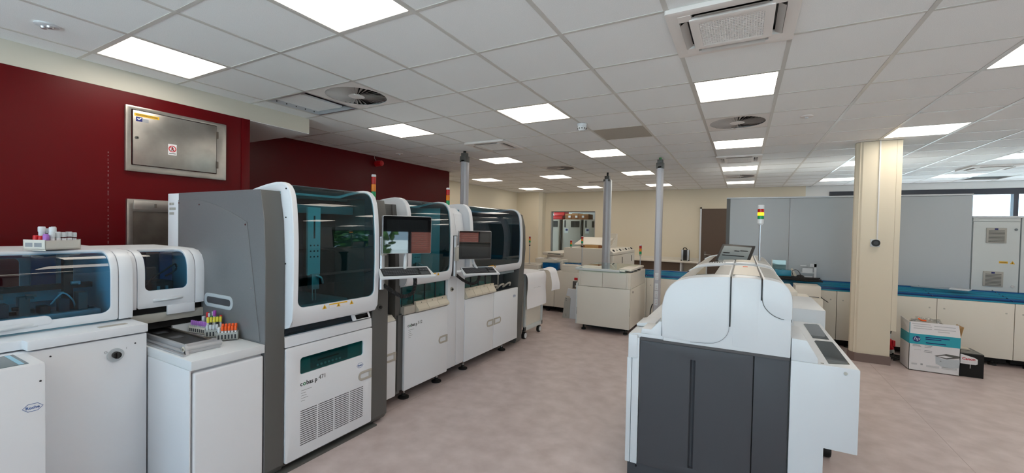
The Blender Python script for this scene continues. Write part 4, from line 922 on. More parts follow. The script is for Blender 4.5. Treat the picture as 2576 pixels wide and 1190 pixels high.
# rack on top of the left analyser
rk, pt = tube_rack(-3.30, 0.765, 1.4075, math.radians(118), 6, 4, 0.0285, 'rackw', 'white open rack of cups standing on top of the left analyser', 0.055, False)
for k in (0, 1): box('rack_window', -0.0006, 0.0006, 0.02+k*0.05, 0.06+k*0.05, 0.02, 0.042, 'print', rk)
rk.location = (-3.285, 0.752, 1.4085)
cupn = 0
for n, (x, y, z) in enumerate(pt):
    i, j = n % 6, n//6; x += 0.015; y -= 0.013
    spec = {(1, 0): ('tubew', 0.07, 0.011), (2, 0): ('tubew', 0.072, 0.011), (3, 0): ('gtube', 0.07, 0.012), (4, 0): ('gtube', 0.072, 0.013), (5, 0): ('gtube', 0.068, 0.010), (2, 2): ('gtube', 0.09, 0.013), (1, 2): ('white2', 0.10, 0.013), (2, 1): ('white2', 0.098, 0.013), (3, 2): ('white2', 0.10, 0.009), (0, 1): ('redc', 0.05, 0.010), (0, 2): ('redc', 0.052, 0.010), (1, 1): ('lilac', 0.06, 0.012), (0, 0): ('lilac', 0.055, 0.011)}.get((i, j))
    if spec:
        nm = ('corner', 'second', 'third', 'fourth', 'fifth', 'end')[i]; rw = ('front', 'second', 'back')[j]
        tube_thing(x, y, z, spec[1], spec[2], spec[0] if spec[0] != 'gtube' else 'tubew', '%s cup in the %s row, %s place, of the rack on the analyser' % ({'tubew': 'pale', 'gtube': 'clear', 'white2': 'tall white', 'redc': 'red', 'lilac': 'lilac'}[spec[0]], rw, nm), 'cups in the top rack', body='gtube' if spec[0] == 'gtube' else spec[0], lab='paper' if spec[0] in ('gtube', 'tubew') else None)
# ------------------------------------------------------------------ stack lights
def stack_light(x, y, z, pole, r, sec, label, lit=False, clamp=False, cap='white2', grp='signal towers'):
    t = thing('signal_tower', label, 'signal light', (x, y, z), grp); zz = z
    if pole:
        lathe('pole_base', [(r*1.3, 0), (r*1.3, 0.006), (r*0.7, 0.012)], (x, y, z), 'gplate', t, 14); cyl('pole', (x, y, z), (x, y, z+pole), r*0.42, 'alu', t, 12); zz = z+pole
        if clamp: cyl('clamp', (x, y, zz-sec*1.2), (x, y, zz-sec*0.6), r*0.9, 'black', t, 12)
    lathe('socket', [(r*0.6, -0.005), (r*1.0, sec*0.3), (r*1.0, sec*(1.6 if lit else 0.6))], (x, y, zz), cap if lit else 'gplate', t, 18); zz += sec*(1.6 if lit else 0.6)
    for nm, m in (('green_lens', 'lgreen'), ('amber_lens', 'lamberon' if lit else 'lamber'), ('red_lens', 'lred')):
        lathe(nm, [(r, 0.001), (r*1.03, sec*0.5), (r, sec-0.001)], (x, y, zz), m, t, 18); zz += sec
    lathe('top_cap', [(r*1.02, 0), (r*1.02, sec*(1.1 if lit else 0.25)), (r*0.8, sec*(1.2 if lit else 0.32))], (x, y, zz), cap, t, 18)
stack_light(-3.1, 2.858, 1.792, 0.0, 0.021, 0.07, 'signal tower with red, amber and green lenses above the first hood')
stack_light(-3.1, 4.008, 1.792, 0.0, 0.021, 0.065, 'signal tower with red, amber and green lenses between the two farther hoods')
# ------------------------------------------------------------------ operator screens on arms
def operator_station(px, py, zp0, zp1, mx, my, mz, n, w_, h_, kx, ky, kz, label, cable, tilt=0.0):
    t = thing('operator_screen', label, 'monitor', (px, py, zp0), 'operator screens on arms')
    cyl('mast', (px, py, zp0), (px, py, zp1), 0.022, 'alu', t, 20); cyl('mast_cap', (px, py, zp1), (px, py, zp1+0.004), 0.023, 'black', t, 20); box('mast_rail', px-0.04, px-0.02, py-0.025, py+0.03, zp0, zp1, 'black', t)
    nx, ny = n; Rm = Vector((-ny, nx, 0)).normalized(); Nm = (Vector((nx, ny, 0)).normalized()+Vector((0, 0, tilt))).normalized(); Um = Nm.cross(Rm)
    c = Vector((mx, my, mz))
    def fnm(u, v, d): q = c+Rm*u+Um*v+Nm*d; return tuple(q)
    hs = flatloop('housing', rrect(-w_/2, w_/2, -h_/2, h_/2, 0.012), fnm, 0.035, 'alu', t, 0.004)
    flatloop('front_glass', rrect(-w_/2+0.004, w_/2-0.004, -h_/2+0.004, h_/2-0.004, 0.010), lambda u, v, d: fnm(u, v, 0.0025+d), 0.002, 'screen', t)
    flatloop('display', rrect(-w_/2+0.032, w_/2-0.032, -h_/2+0.032, h_/2-0.03, 0.002), lambda u, v, d: fnm(u, v, 0.0032+d), 0.0006, mat('display_glass', (24, 27, 28), 0.02, spec=1.0), t)
    back = c-Nm*0.05; tube('arm', [(px, py, mz-0.02), tuple(back-Rm*w_*0.25), tuple(back)], 0.02, 'alu', t, 3); box('bracket', px-0.02, px+0.035, py-0.02, py+0.02, mz-0.16, mz-0.02, 'vent', t, 0.005)
    # keyboard tray
    k0 = Vector((kx, ky, kz)); Rk = Rm; Fk = Vector((nx, ny, 0)).normalized(); Uk = (Vector((0, 0, 1))*0.93+(-Fk)*0.0).normalized()
    Tk = (-Fk+Vector((0, 0, 0.42))).normalized()       # up the tilted tray
    Nk = Rk.cross(Tk)
    def fnk(u, v, d): q = k0+Rk*u+Tk*v+Nk*d; return tuple(q)
    kw, kd = w_*1.12, 0.165
    tr = flatloop('keyboard_tray', [(-kw/2, 0), (kw/2, 0), (kw/2-0.02, kd), (-kw/2+0.02, kd)], fnk, 0.016, 'white2', t, 0.003)
    flatloop('keyboard_well', rrect(-kw/2+0.03, kw/2-0.03, 0.022, kd-0.022, 0.006), lambda u, v, d: fnk(u, v, 0.001+d), 0.001, 'black', tr)
    key0 = None; cols, rows = 15, 5; uw = (kw-0.075-0.09)/cols; vh = (kd-0.056)/rows
    for r in range(rows):
        for q in range(cols):
            u = -kw/2+0.036+q*uw; v = 0.028+r*vh
            flatloop('key', [(u+0.0012, v+0.002), (u+uw-0.0012, v+0.002), (u+uw-0.0012, v+vh-0.002), (u+0.0012, v+vh-0.002)], lambda a, b, d: fnk(a, b, 0.005+d), 0.004, 'charcoal', tr)
    flatloop('touch_pad', rrect(kw/2-0.108, kw/2-0.036, 0.028, 0.075, 0.003), lambda a, b, d: fnk(a, b, 0.003+d), 0.002, 'charcoal', tr)
    for r in range(2):
        for q in range(3): flatloop('key', [(kw/2-0.106+q*0.024, 0.085+r*0.027), (kw/2-0.086+q*0.024, 0.085+r*0.027), (kw/2-0.086+q*0.024, 0.107+r*0.027), (kw/2-0.106+q*0.024, 0.107+r*0.027)], lambda a, b, d: fnk(a, b, 0.005+d), 0.004, 'charcoal', tr)
    st = k0+Tk*kd*0.7-Nk*0.02; tube('tray_stem', [tuple(back-Vector((0, 0, 0.08))), tuple(back-Vector((0, 0, h_*0.6))), tuple(st)], 0.014, 'white2', t, 3)
    box('tray_bracket', px-0.015, px+0.02, py-0.01, py+0.012, kz-0.02, mz-0.1, 'white2', t, 0.003); tube('tray_arm', [(px, py, kz+0.02), tuple(st-Rk*kw*0.3), tuple(st)], 0.016, 'white2', t, 3)
    tube('coil_cable', cable, 0.013, 'rubber', t, 14, 8, 0.28)
    return t
operator_station(-2.425, 2.325, 1.09, 1.495, -2.285, 2.455, 1.512, (0.86, -0.50), 0.385, 0.293, -2.215, 2.40, 1.195, 'operator screen with keyboard tray on the arm nearer the viewer', [(-2.42, 2.33, 1.13), (-2.38, 2.38, 1.08), (-2.33, 2.45, 1.03), (-2.28, 2.51, 1.05), (-2.26, 2.52, 1.13), (-2.25, 2.50, 1.20)])
operator_station(-2.545, 3.42, 1.085, 1.49, -2.42, 3.60, 1.398, (0.84, -0.54), 0.365, 0.293, -2.32, 3.59, 1.105, 'operator screen with keyboard tray on the arm between the two farther hoods', [(-2.54, 3.43, 1.10), (-2.50, 3.50, 1.04), (-2.44, 3.56, 1.0), (-2.40, 3.62, 1.02), (-2.38, 3.63, 1.10)])
# ================================================================== FOREGROUND ANALYSER ON THE RIGHT
I0 = thing('immuno_analyser', 'large white analyser with a charcoal front door in the right foreground', 'lab machine', (0.0, 3.8, 0))
YI = 2.60
TOP = [(-0.405, 0.945), (-0.412, 1.10), (-0.405, 1.175), (-0.385, 1.235), (-0.34, 1.285), (-0.26, 1.315), (-0.15, 1.330), (-0.05, 1.336), (0.02, 1.338), (0.095, 1.336), (0.16, 1.328), (0.20, 1.310), (0.226, 1.275), (0.236, 1.225), (0.237, 1.14)]
SM = [(p.x, p.z) for p in smoothpts([(x, 0, z) for x, z in TOP], 4)]
def topz(x):
    for (a, za), (b, zb) in zip(SM[6:], SM[7:]):
        if a <= x <= b: return za+(zb-za)*(x-a)/max(1e-6, b-a)
    return 1.2
box('charcoal_base', -0.595, 0.38, YI+0.02, 5.1, 0.02, 0.15, 'charcoal', I0, 0.004)
dr = None
o, i = match((-0.53, 0.067, 0.158, 0.915), (-0.246, -0.219, 0.212, 0.842), 0.004, 0.003, 2, 12)
dr = ringplate('charcoal_door', o, i, face_ny(YI), 0.025, 'charcoal', I0, 0.002)
sheet('door_grip', [[(-0.25+0.035*j/8, YI+0.002+0.02*math.sin(math.pi*(0.1+0.9*j/8)), z) for j in range(9)] for z in (0.208, 0.846)], 'charcoal', dr)
box('charcoal_side', 0.072, 0.229, YI+0.001, YI+0.03, 0.155, 0.918, 'charcoal', I0, 0.003)
box('door_frame_back', -0.535, 0.232, YI+0.024, YI+0.05, 0.15, 0.93, 'black', I0)
prism('door_top_trim', [(YI-0.004, 0.917), (YI+0.03, 0.917), (YI+0.03, 0.934), (YI+0.006, 0.934)], 'x', -0.53, 0.231, 'charcoal', I0)
box('left_column', -0.575, -0.534, YI-0.002, YI+0.6, 0.152, 0.928, 'white2', I0, 0.003); box('left_skin', -0.607, -0.578, YI, 5.0, 0.15, 0.80, 'white2', I0, 0.006); box('left_corner_cap', -0.600, -0.545, YI-0.008, YI+0.3, 0.80, 0.945, 'white2', I0, 0.006)
box('body_core', -0.575, 0.236, YI+0.05, 5.05, 0.15, 0.95, 'white2', I0)
box('base_button', -0.545, -0.538, YI+0.012, YI+0.02, 0.125, 0.135, 'black', I0)
# left ledge
prism('left_ledge', [(-0.600, 0.93), (-0.600, 0.946), (-0.545, 0.955), (-0.50, 0.955), (-0.40, 0.955), (-0.40, 0.93)], 'y', YI+0.01, 5.05, 'white2', I0)
prism('ledge_wedge', [(-0.53, 0.955), (-0.48, 0.955), (-0.455, 0.945), (-0.41, 0.945), (-0.41, 1.04), (-0.425, 1.04), (-0.47, 0.985), (-0.525, 0.985)], 'y', YI+0.012, YI+0.20, 'white2', I0, 0.004)
prism('ledge_step', [(-0.597, 0.955), (-0.48, 0.955), (-0.48, 0.985), (-0.53, 0.985), (-0.597, 0.97)], 'y', YI+0.20, YI+0.42, 'white2', I0, 0.004)
box('ledge_label', -0.50, -0.45, YI+0.62, YI+0.66, 0.956, 0.957, 'orange', I0)
# hoods
def hood_block(y0, y1, dz, nm, front):
    S_ = [(x, z+dz) for x, z in SM]
    body = [(x*0.985, z-0.007) for x, z in S_]+[(0.234, 0.93), (-0.40, 0.93)]
    prism('hood_core', body, 'y', y0+0.002, y1, 'white2', I0, 0.012 if front else 0.004, True)
    xl = -0.053
    # left lid outline with the rounded lower corner
    left = [p for p in S_ if p[0] <= xl]+[(xl, topz(xl)+dz)]+[(xl, 1.07)]+[(xl-0.115+0.115*math.cos(math.radians(a)), 1.055-0.105*math.sin(math.radians(a))) for a in (10, 25, 40, 55, 70, 85)]+[(-0.25, 0.945), (-0.39, 0.948)]
    xr = 0.099
    right = [(xr, topz(xr)+dz)]+[p for p in S_ if p[0] > xr+0.004]+[(0.2365, 1.13), (0.213, 1.128)]+[(xr+0.115-0.115*math.sin(math.radians(a)), 1.235-0.107*math.cos(math.radians(a))) for a in (15, 30, 45, 60, 75, 90)]
    mid = [(xl+0.005, 0.94)]+[(x, topz(x)+dz) for x in (xl+0.005, -0.02, 0.02, 0.06, xr-0.005)]+[(xr-0.005, 0.94)]
    for n_, poly in (('left_lid', left), ('right_lid', right), ('centre_cover', mid)):
        prism(n_, poly, 'y', y0-(0.002 if n_ != 'centre_cover' else 0.0005), y1-0.004, 'white2', I0, 0.02 if front else 0.01, True)
    for xs, ze in ((xl+0.0025, 1.06), (xr-0.0025, 1.22)):
        T_ = topz(xs)+dz+0.0015; ln = [(y1-0.01, T_), (y0+0.02, T_), (y0+0.011, T_-0.002), (y0+0.003, T_-0.009), (y0-0.003, T_-0.022), (y0-0.0035, 1.2 if ze < 1.2 else 1.26), (y0-0.0035, ze)]
        if front: sheet('lid_seam', [[(xs-0.0035, a, b), (xs+0.0035, a, b)] for a, b in ln], 'black', I0, 0.0006)
        else: sheet('lid_seam', [[(xs-0.0035, a, b), (xs+0.0035, a, b)] for a, b in ln[:2]], 'black', I0, 0.0006)
    if front:
        tube('lid_edge_line', [(x, y0-0.0015, z) for x, z in [(xl, 1.06)]+left[len(left)-8:len(left)-2]+[(-0.25, 0.945)]], 0.0013, 'print', I0, 2, 6)
        tube('lid_edge_line', [(x, y0-0.0015, z) for x, z in right[len(right)-1:len(right)-7:-1]+[(0.2, 1.129)]], 0.0016, 'greyd', I0, 2, 6)
    # top windows following the lid
    def patch(name, x0, x1, ya, yb, m, off=0.0015):
        sheet(name, [[(x0+(x1-x0)*j/10, y, topz(x0+(x1-x0)*j/10)+dz+off) for j in range(11)] for y in (ya, yb)], m, I0, 0.001)
    patch('lid_panel', -0.335, xl-0.012, y0+0.13, y1-0.12, 'lidgrey'); patch('lid_window', -0.245, -0.14, y0+0.16, y1-0.14, 'screen', 0.003)
    patch('lid_panel', xr+0.012, 0.195, y0+0.13, y1-0.12, 'lidgrey'); patch('centre_panel', xl+0.008, xr-0.008, y0+0.13, y1-0.12, 'cream')
    for k in range(2): patch('caution_label', 0.005, 0.035, y1-0.25+k*0.05, y1-0.225+k*0.05, 'orange', 0.003)
    tube('lid_rail', [(x, y1-0.07, topz(x)+dz+0.005) for x in (-0.36, -0.30, -0.22, -0.12)], 0.007, 'white2', I0, 4)
hood_block(YI, 3.60, 0.0, 'front', True)
hood_block(3.70, 5.10, 0.008, 'rear', False)
box('hood_gap', -0.38, 0.22, 3.58, 3.72, 0.95, 1.27, 'charcoal', I0)
box('lid_latch', 0.195, 0.235, YI+0.004, YI+0.05, 1.118, 1.132, 'greyd', I0)
for k in range(7): box('lid_print', -0.235+k*0.018, -0.223+k*0.018, 3.735, 3.745, topz(-0.2)+0.0105+k*0.0006, topz(-0.2)+0.0145+k*0.0006, 'ink', I0)
# right-hand desk
prism('desk', [(0.237, 0.0), (0.385, 0.0), (0.385, 0.498), (0.52, 0.498), (0.52, 0.915), (0.515, 0.92), (0.237, 0.92)], 'y', YI+0.004, 3.80, 'white2', I0, 0.003)
prism('desk_step', [(0.237, 0.92), (0.352, 0.92), (0.352, 0.945), (0.303, 1.032), (0.237, 1.035)], 'y', YI+0.01, 2.98, 'white2', I0, 0.004)
prism('desk_step', [(0.237, 0.92), (0.335, 0.92), (0.29, 1.04), (0.237, 1.06)], 'y', 3.35, 3.80, 'white2', I0, 0.004)
flatloop('desk_window', [(0.40, 2.645), (0.493, 2.685), (0.497, 3.17), (0.49, 3.19), (0.412, 3.175), (0.402, 3.15)], lambda u, v, d: (u, v, 0.9215+d), 0.002, 'screen', I0)
flatloop('desk_window', [(0.405, 3.24), (0.49, 3.25), (0.498, 3.72), (0.49, 3.75), (0.415, 3.72), (0.405, 3.70)], lambda u, v, d: (u, v, 0.9215+d), 0.002, 'screen', I0)
cyl('desk_hole', (0.463, YI+0.005, 0.893), (0.463, YI+0.001, 0.893), 0.008, 'vent', I0, 14); cyl('desk_screw', (0.372, YI+0.03, 0.92), (0.372, YI+0.03, 0.923), 0.007, 'vent', I0, 10)
box('rear_box', 0.237, 0.548, 3.80, 4.55, 0.50, 1.018, 'white2', I0, 0.006); box('rear_box_leg', 0.237, 0.38, 3.80, 5.0, 0.0, 0.5, 'white2', I0)
box('rear_tray', 0.30, 0.62, 4.9, 5.5, 0.80, 0.93, 'cream', I0, 0.006); box('rear_tray_top', 0.28, 0.45, 4.6, 5.3, 0.93, 1.05, 'cream', I0, 0.006)
cyl('caster_fork', (0.56, 3.70, 0.09), (0.52, 3.86, 0.5), 0.02, 'black', I0, 12); cyl('caster', (0.535, 3.68, 0.05), (0.585, 3.68, 0.05), 0.05, 'rubber', I0, 20, bevel=0.01)
box('caster_mount', 0.43, 0.535, 3.81, 3.92, 0.42, 0.50, 'greyd', I0)
# touch screen and tower of this analyser
T0 = thing('touch_screen', 'black framed touch screen tilted above the foreground analyser', 'monitor', (-0.06, 4.2, 1.2))
def quadplate(name, c, th, m, par, inset=0.0):
    c = [Vector(p) for p in c]; ctr = sum(c, Vector())/4; n = (c[1]-c[0]).cross(c[3]-c[0]).normalized()
    c = [p+(ctr-p)*inset for p in c]; bm = bmesh.new()
    A = [bm.verts.new(p+n*0) for p in c]; B = [bm.verts.new(p-n*th) for p in c]
    bm.faces.new(A); bm.faces.new(B[::-1])
    for k in range(4): bm.faces.new((A[k], B[k], B[(k+1) % 4], A[(k+1) % 4]))
    bmesh.ops.recalc_face_normals(bm, faces=bm.faces); return fin(name, bm, m, par, True, 0.004 if th > 0.01 else 0)
qc = [(-0.235, 4.06, 1.27), (0.028, 4.06, 1.262), (0.098, 4.2, 1.468), (-0.157, 4.2, 1.479)]
quadplate('housing', qc, 0.035, 'black', T0); qn = (Vector(qc[1])-Vector(qc[0])).cross(Vector(qc[3])-Vector(qc[0])).normalized()
quadplate('display', [tuple(Vector(p)+qn*0.001) for p in qc], 0.0008, 'lcd', T0, 0.16)
def on_q(u, v, d=0.003):
    c = [Vector(p) for p in qc]; a = c[0].lerp(c[1], u); b = c[3].lerp(c[2], u); return tuple(a.lerp(b, v)+qn*d)
for u0, u1, v in ((0.14, 0.34, 0.62), (0.45, 0.6, 0.72), (0.62, 0.85, 0.74), (0.14, 0.8, 0.52)):
    bm = bmesh.new(); bm.faces.new([bm.verts.new(on_q(*p)) for p in ((u0, v), (u1, v), (u1, v+0.03), (u0, v+0.03))]); bmesh.ops.solidify(bm, geom=bm.faces[:], thickness=0.0005); fin('screen_line', bm, 'ink', T0)
bm = bmesh.new(); bm.faces.new([bm.verts.new(on_q(*p)) for p in ((0.80, 0.22), (0.88, 0.22), (0.88, 0.34), (0.80, 0.34))]); bmesh.ops.solidify(bm, geom=bm.faces[:], thickness=0.0005); fin('screen_button', bm, 'redc', T0)
cyl('support', (-0.07, 4.2, 1.25), (-0.05, 4.16, 1.34), 0.02, 'black', T0)
stack_light(0.13, 4.2, 1.33, 0.325, 0.024, 0.029, 'tall signal tower with a glowing amber lens on the foreground analyser', True)
# ================================================================== CENTRE: TROLLEY, MODULE, TRACK
t = thing('equipment_trolley', 'pale trolley on casters at the end of the white sample unit', 'trolley', (-2.95, 5.55, 0))
box('side_panel', -3.35, -2.69, 5.27, 5.84, 0.17, 0.92, 'cream', t, 0.004); box('corner_post', -2.70, -2.672, 5.26, 5.30, 0.12, 0.92, 'cabg', t, 0.003); box('corner_post', -2.70, -2.672, 5.82, 5.86, 0.12, 0.92, 'cabg', t, 0.003); box('bottom_rail', -2.70, -2.672, 5.26, 5.86, 0.12, 0.18, 'cabg', t, 0.003); box('top_board', -3.38, -2.665, 5.24, 5.88, 0.92, 0.945, 'cabg', t, 0.004)
for x in (-2.72, -3.30):
    for y in (5.31, 5.80):
        cs = cyl('caster_tyre', (x-0.005, y, 0.052), (x+0.035, y, 0.052), 0.052, 'rubber', t, 22, bevel=0.008); cyl('caster_disc', (x+0.035, y, 0.052), (x+0.042, y, 0.052), 0.036, 'white2', cs, 20); box('caster_fork', x-0.012, x+0.012, y-0.02, y+0.02, 0.055, 0.13, 'greyd', t, 0.003)
# large paper sheet draped over the trolley
rows = []
for k in range(34):
    s = k/33; row = []
    for j in range(13):
        u = j/12; y = 5.15+0.62*u
        L = s*0.95
        if L < 0.42: x, z = -3.05+L, 0.949+0.004*math.sin(6*u)
        else:
            d = L-0.42; c = min(1, d/0.10); x = -2.63+0.045*math.sin(c*math.pi/2); z = 0.949-max(0, d-0.02)*0.96
            x += 0.007*math.sin(3*d*4+u*2)*min(1, d*4)
        row.append((x, y, z))
    rows.append(row)
tag(sheet('draped_paper', rows, 'paper', None, 0.0015), 'large white paper sheet draped over the trolley top', 'paper')
dp = bpy.data.objects['draped_paper']
for k in range(5): box('pencil_mark', -2.5745+0.001*k, -2.573+0.001*k, 5.33+k*0.045, 5.36+k*0.045, 0.735+0.004*(k % 2), 0.738+0.004*(k % 2), 'print', dp)
rows = []
for k in range(24):
    L = 0.50*k/23; row = []
    for j in range(9):
        u = j/8; y = 5.775+0.26*u; lift = 0.03*math.sin(math.pi*min(1, L/0.22))*(0.3+0.7*u)
        if L < 0.17: x, z = -2.74+L, 0.953+lift
        elif L < 0.25: a = (L-0.17)/0.08*math.pi/2; x, z = -2.57+0.05*math.sin(a), 0.953-0.05*(1-math.cos(a))+lift
        else: x, z = -2.52+0.03*math.sin((L-0.25)*9)+0.10*(L-0.25)*u, 0.903-(L-0.25)
        row.append((x, y, z))
    rows.append(row)
tag(sheet('curled_paper', rows, 'paper', None, 0.0015), 'curled corner sheet of white paper hanging off the trolley', 'paper')
# module with the glass lid
t = thing('rack_module', 'square pale module with a glass lid standing in front of the track', 'lab machine', (-1.85, 6.8, 0))
box('body', -2.255, -1.45, 6.28, 7.33, 0.10, 0.935, 'cream', t, 0.004)
box('lower_door', -2.262, -1.442, 6.252, 6.28, 0.10, 0.700, 'cream', t, 0.004); box('upper_panel', -2.21, -1.865, 6.256, 6.28, 0.708, 0.932, 'cream', t, 0.003); box('upper_panel', -1.861, -1.50, 6.256, 6.28, 0.708, 0.932, 'cream', t, 0.003)
prism('corner_strip', [(-1.498, 6.256), (-1.47, 6.256), (-1.443, 6.285), (-1.498, 6.285)], 'z', 0.704, 0.932, 'cream', t); box('side_door', -1.45, -1.440, 6.30, 7.33, 0.10, 0.700, 'cream', t, 0.003); box('side_upper', -1.45, -1.441, 6.30, 7.33, 0.706, 0.932, 'cream', t, 0.003)
box('edge_strip', -2.285, -2.262, 6.26, 6.9, 0.10, 0.74, 'cabg', t, 0.003); box('side_catch', -1.4405, -1.435, 6.42, 6.44, 0.63, 0.66, 'black', t); box('edge_slot', -1.4425, -1.441, 6.26, 6.27, 0.3, 0.42, 'black', t); box('edge_slot', -2.2635, -2.26, 6.25, 6.253, 0.25, 0.36, 'black', t)
for x in (-2.18, -1.52):
    for y in (6.36, 7.25): lathe('foot', [(0.035, 0), (0.035, 0.025), (0.014, 0.03), (0.014, 0.10)], (x, y, 0), 'rubber', t, 14)
box('undertray', -2.2, -1.5, 6.4, 7.3, 0.05, 0.10, 'blackm', t)
gl = prism('lid_frame', [(6.23, 0.965), (6.25, 0.985), (7.30, 1.0), (7.30, 0.985), (6.27, 0.96), (6.23, 0.95)], 'x', -2.28, -1.52, 'gclear', t); box('lid_front_bar', -2.29, -1.60, 6.225, 6.255, 0.95, 0.985, 'cabg', t, 0.006); box('lid_hinge_box', -1.64, -1.45, 6.35, 7.25, 0.965, 0.995, 'cream', t, 0.004)
for k in range(3): box('hinge_knuckle', -1.50, -1.455, 6.45+k*0.25, 6.52+k*0.25, 0.935, 0.962, 'greyd', t)
box('lid_rail', -2.285, -2.255, 6.25, 7.3, 0.965, 0.99, 'cabg', t, 0.004)
box('inner_tray', -2.20, -1.52, 6.32, 7.28, 0.936, 0.945, 'gplate', t); box('inner_paper', -2.0, -1.85, 6.6, 6.85, 0.945, 0.948, 'paper', t); box('inner_rail', -2.1, -1.6, 6.36, 6.40, 0.945, 0.956, 'blue1', t)
# loose white cover panel leaning against the track
t = thing('leaning_board', 'white sheet-metal cover panel leaning beside the square module', 'panel', (-2.62, 6.95, 0))
prism('sheet', [(-2.78, 0.0), (-2.60, 0.0), (-2.50, 0.0), (-2.50, 0.52), (-2.70, 0.53), (-2.73, 0.40), (-2.65, 0.39)], 'y', 6.98, 6.995, 'white2', t)
prism('grey_foot_plate', [(-2.79, 0.0), (-2.66, 0.0), (-2.645, 0.36), (-2.745, 0.37)], 'y', 6.965, 6.98, 'vent', t)
for z in (0.04, 0.07, 0.32, 0.35): cyl('plate_hole', (-2.72, 6.965, z), (-2.72, 6.963, z), 0.008, 'greyd', t, 8)
# track line: cabinets
YT = 7.35
seams = [-3.95, -3.12, -2.27, -1.42, -0.62, 0.28, 1.18, 2.21, 2.90, 3.75]
tl = ['leftmost behind the draped paper', 'behind the loose white panel', 'behind the square module', 'behind the slim pole with sockets', 'behind the foreground analyser', 'left of the pillar', 'behind the pillar and the printer carton', 'right of the printer carton', 'rightmost below the vented cabinet']
for k in range(len(seams)-1):
    a, b = seams[k], seams[k+1]
    t = thing('track_cabinet', 'cream track base cabinet %s' % tl[k], 'cabinet', ((a+b)/2, 7.6, 0), 'cabinets under the transport track')
    box('carcass', a+0.002, b-0.002, YT+0.02, 7.88, 0.10, 0.775, 'cream', t); box('door', a+0.003, b-0.003, YT, YT+0.02, 0.10, 0.782, 'cream', t, 0.003)
    for x in (a+0.07, b-0.07): cyl('door_lock', (x, YT, 0.66), (x, YT-0.004, 0.66), 0.009, 'vent', t, 10)
    box('plinth', a+0.02, b-0.02, YT+0.10, 7.8, 0.03, 0.10, 'blackm', t)
    for x in (a+0.15, b-0.15): lathe('foot', [(0.04, 0), (0.04, 0.02), (0.015, 0.03), (0.015, 0.05)], (x, YT+0.07, 0), 'rubber', t, 10)
# power socket with red tag on the track front
t = thing('wall_switch', 'grey switch plate with a red label on the track front', 'switch', (-2.70, YT, 0.55))
box('plate', -2.745, -2.66, YT-0.012, YT-0.001, 0.49, 0.62, 'greyd', t, 0.003); box('rocker', -2.70, -2.675, YT-0.016, YT-0.012, 0.51, 0.55, 'gplate', t); box('red_label', -2.72, -2.655, YT-0.004, YT-0.001, 0.64, 0.685, 'redc', t)
# blue track lanes
TX0, TX1 = -2.45, 3.75
tr = thing('transport_track', 'long dark blue sample transport track running across the room', 'conveyor track', (0.6, 7.6, 0.78))
lanes = [(7.355, 7.40, 0.800, 'blue3'), (7.40, 7.43, 0.815, 'blue2'), (7.43, 7.46, 0.828, 'blue1'), (7.46, 7.53, 0.826, 'blue2'), (7.53, 7.545, 0.846, 'blue3'), (7.545, 7.62, 0.842, 'blue2'), (7.62, 7.635, 0.862, 'blue3'), (7.635, 7.71, 0.854, 'blue2'), (7.71, 7.73, 0.872, 'blue3'), (7.73, 7.80, 0.866, 'blue2'), (7.80, 7.82, 0.882, 'blue1'), (7.82, 7.89, 0.880, 'blue1')]
for a, b, z1, m in lanes: box('lane', TX0, TX1, a, b, 0.785, z1, m, tr)
for k in range(9): prism('cover_support', [(7.36, 0.802), (7.40, 0.817), (7.88, 0.890), (7.88, 0.882), (7.36, 0.800)], 'x', TX0+0.3+k*0.72, TX0+0.306+k*0.72, 'blue2', tr)
# white housings and clear bins on the left end of the track
for k, (x0, x1, y0, y1, z0, z1, lb) in enumerate(((-3.90, -3.47, 7.36, 7.75, 0.783, 0.88, 'low white housing at the left end of the track under a signal tower'), (-2.99, -2.66, 7.36, 7.55, 0.783, 0.915, 'white box housing on the track left of the square module'), (-3.30, -3.10, 7.70, 7.98, 0.783, 0.97, 'white upright end block among the blue bins on the track'))):
    t = thing('track_housing', lb, 'housing', ((x0+x1)/2, (y0+y1)/2, z0)); box('shell', x0, x1, y0, y1, z0, z1, 'cream', t, 0.006); box('lid_line', x0+0.02, x1-0.02, y0-0.001, y0+0.001, z1-0.03, z1-0.026, 'vent', t); box('top_pad', x0+0.06, x1-0.06, y0+0.03, y1-0.03, z1, z1+0.006, 'gplate', t)
for k, (x, y) in enumerate(((-3.42, 7.45), (-3.06, 7.70))):
    t = thing('blue_bin', 'clear blue sample bin %s' % ('next to the leftmost housing' if not k else 'between the white blocks on the track'), 'bin', (x, y, 0.783), 'blue bins on the track')
    box('bin_shell', x, x+0.28, y, y+0.22, 0.785, 0.92, 'blue1', t, 0.006); box('bin_rim', x-0.01, x+0.29, y-0.01, y+0.23, 0.92, 0.93, 'gclear', t); box('bin_divider', x+0.135, x+0.145, y-0.002, y+0.22, 0.80, 0.915, 'blue2', t)
t = thing('papers', 'loose glossy papers on the left end of the track', 'papers', (-3.5, 7.85, 0.98))
box('stand', -3.75, -3.32, 7.8, 8.15, 0.783, 0.97, 'cream', t, 0.004)
for k in range(4): box('sheet', -3.74+k*0.075, -3.58+k*0.075, 7.82+0.03*k, 8.08, 0.971+0.002*k, 0.973+0.002*k, ('paper', 'gplate', 'ink', 'paper')[k], t)
stack_light(-3.685, 7.40, 0.885, 0.40, 0.018, 0.038, 'signal tower on a thin pole at the left end of the track', clamp=True)
stack_light(-2.60, 7.40, 0.783, 0.52, 0.02, 0.040, 'signal tower on a thin pole beside the square module', clamp=True)
stack_light(-1.555, 7.45, 0.86, 0.28, 0.020, 0.05, 'signal tower on a thin pole right of the glass lid module', grp='signal towers')
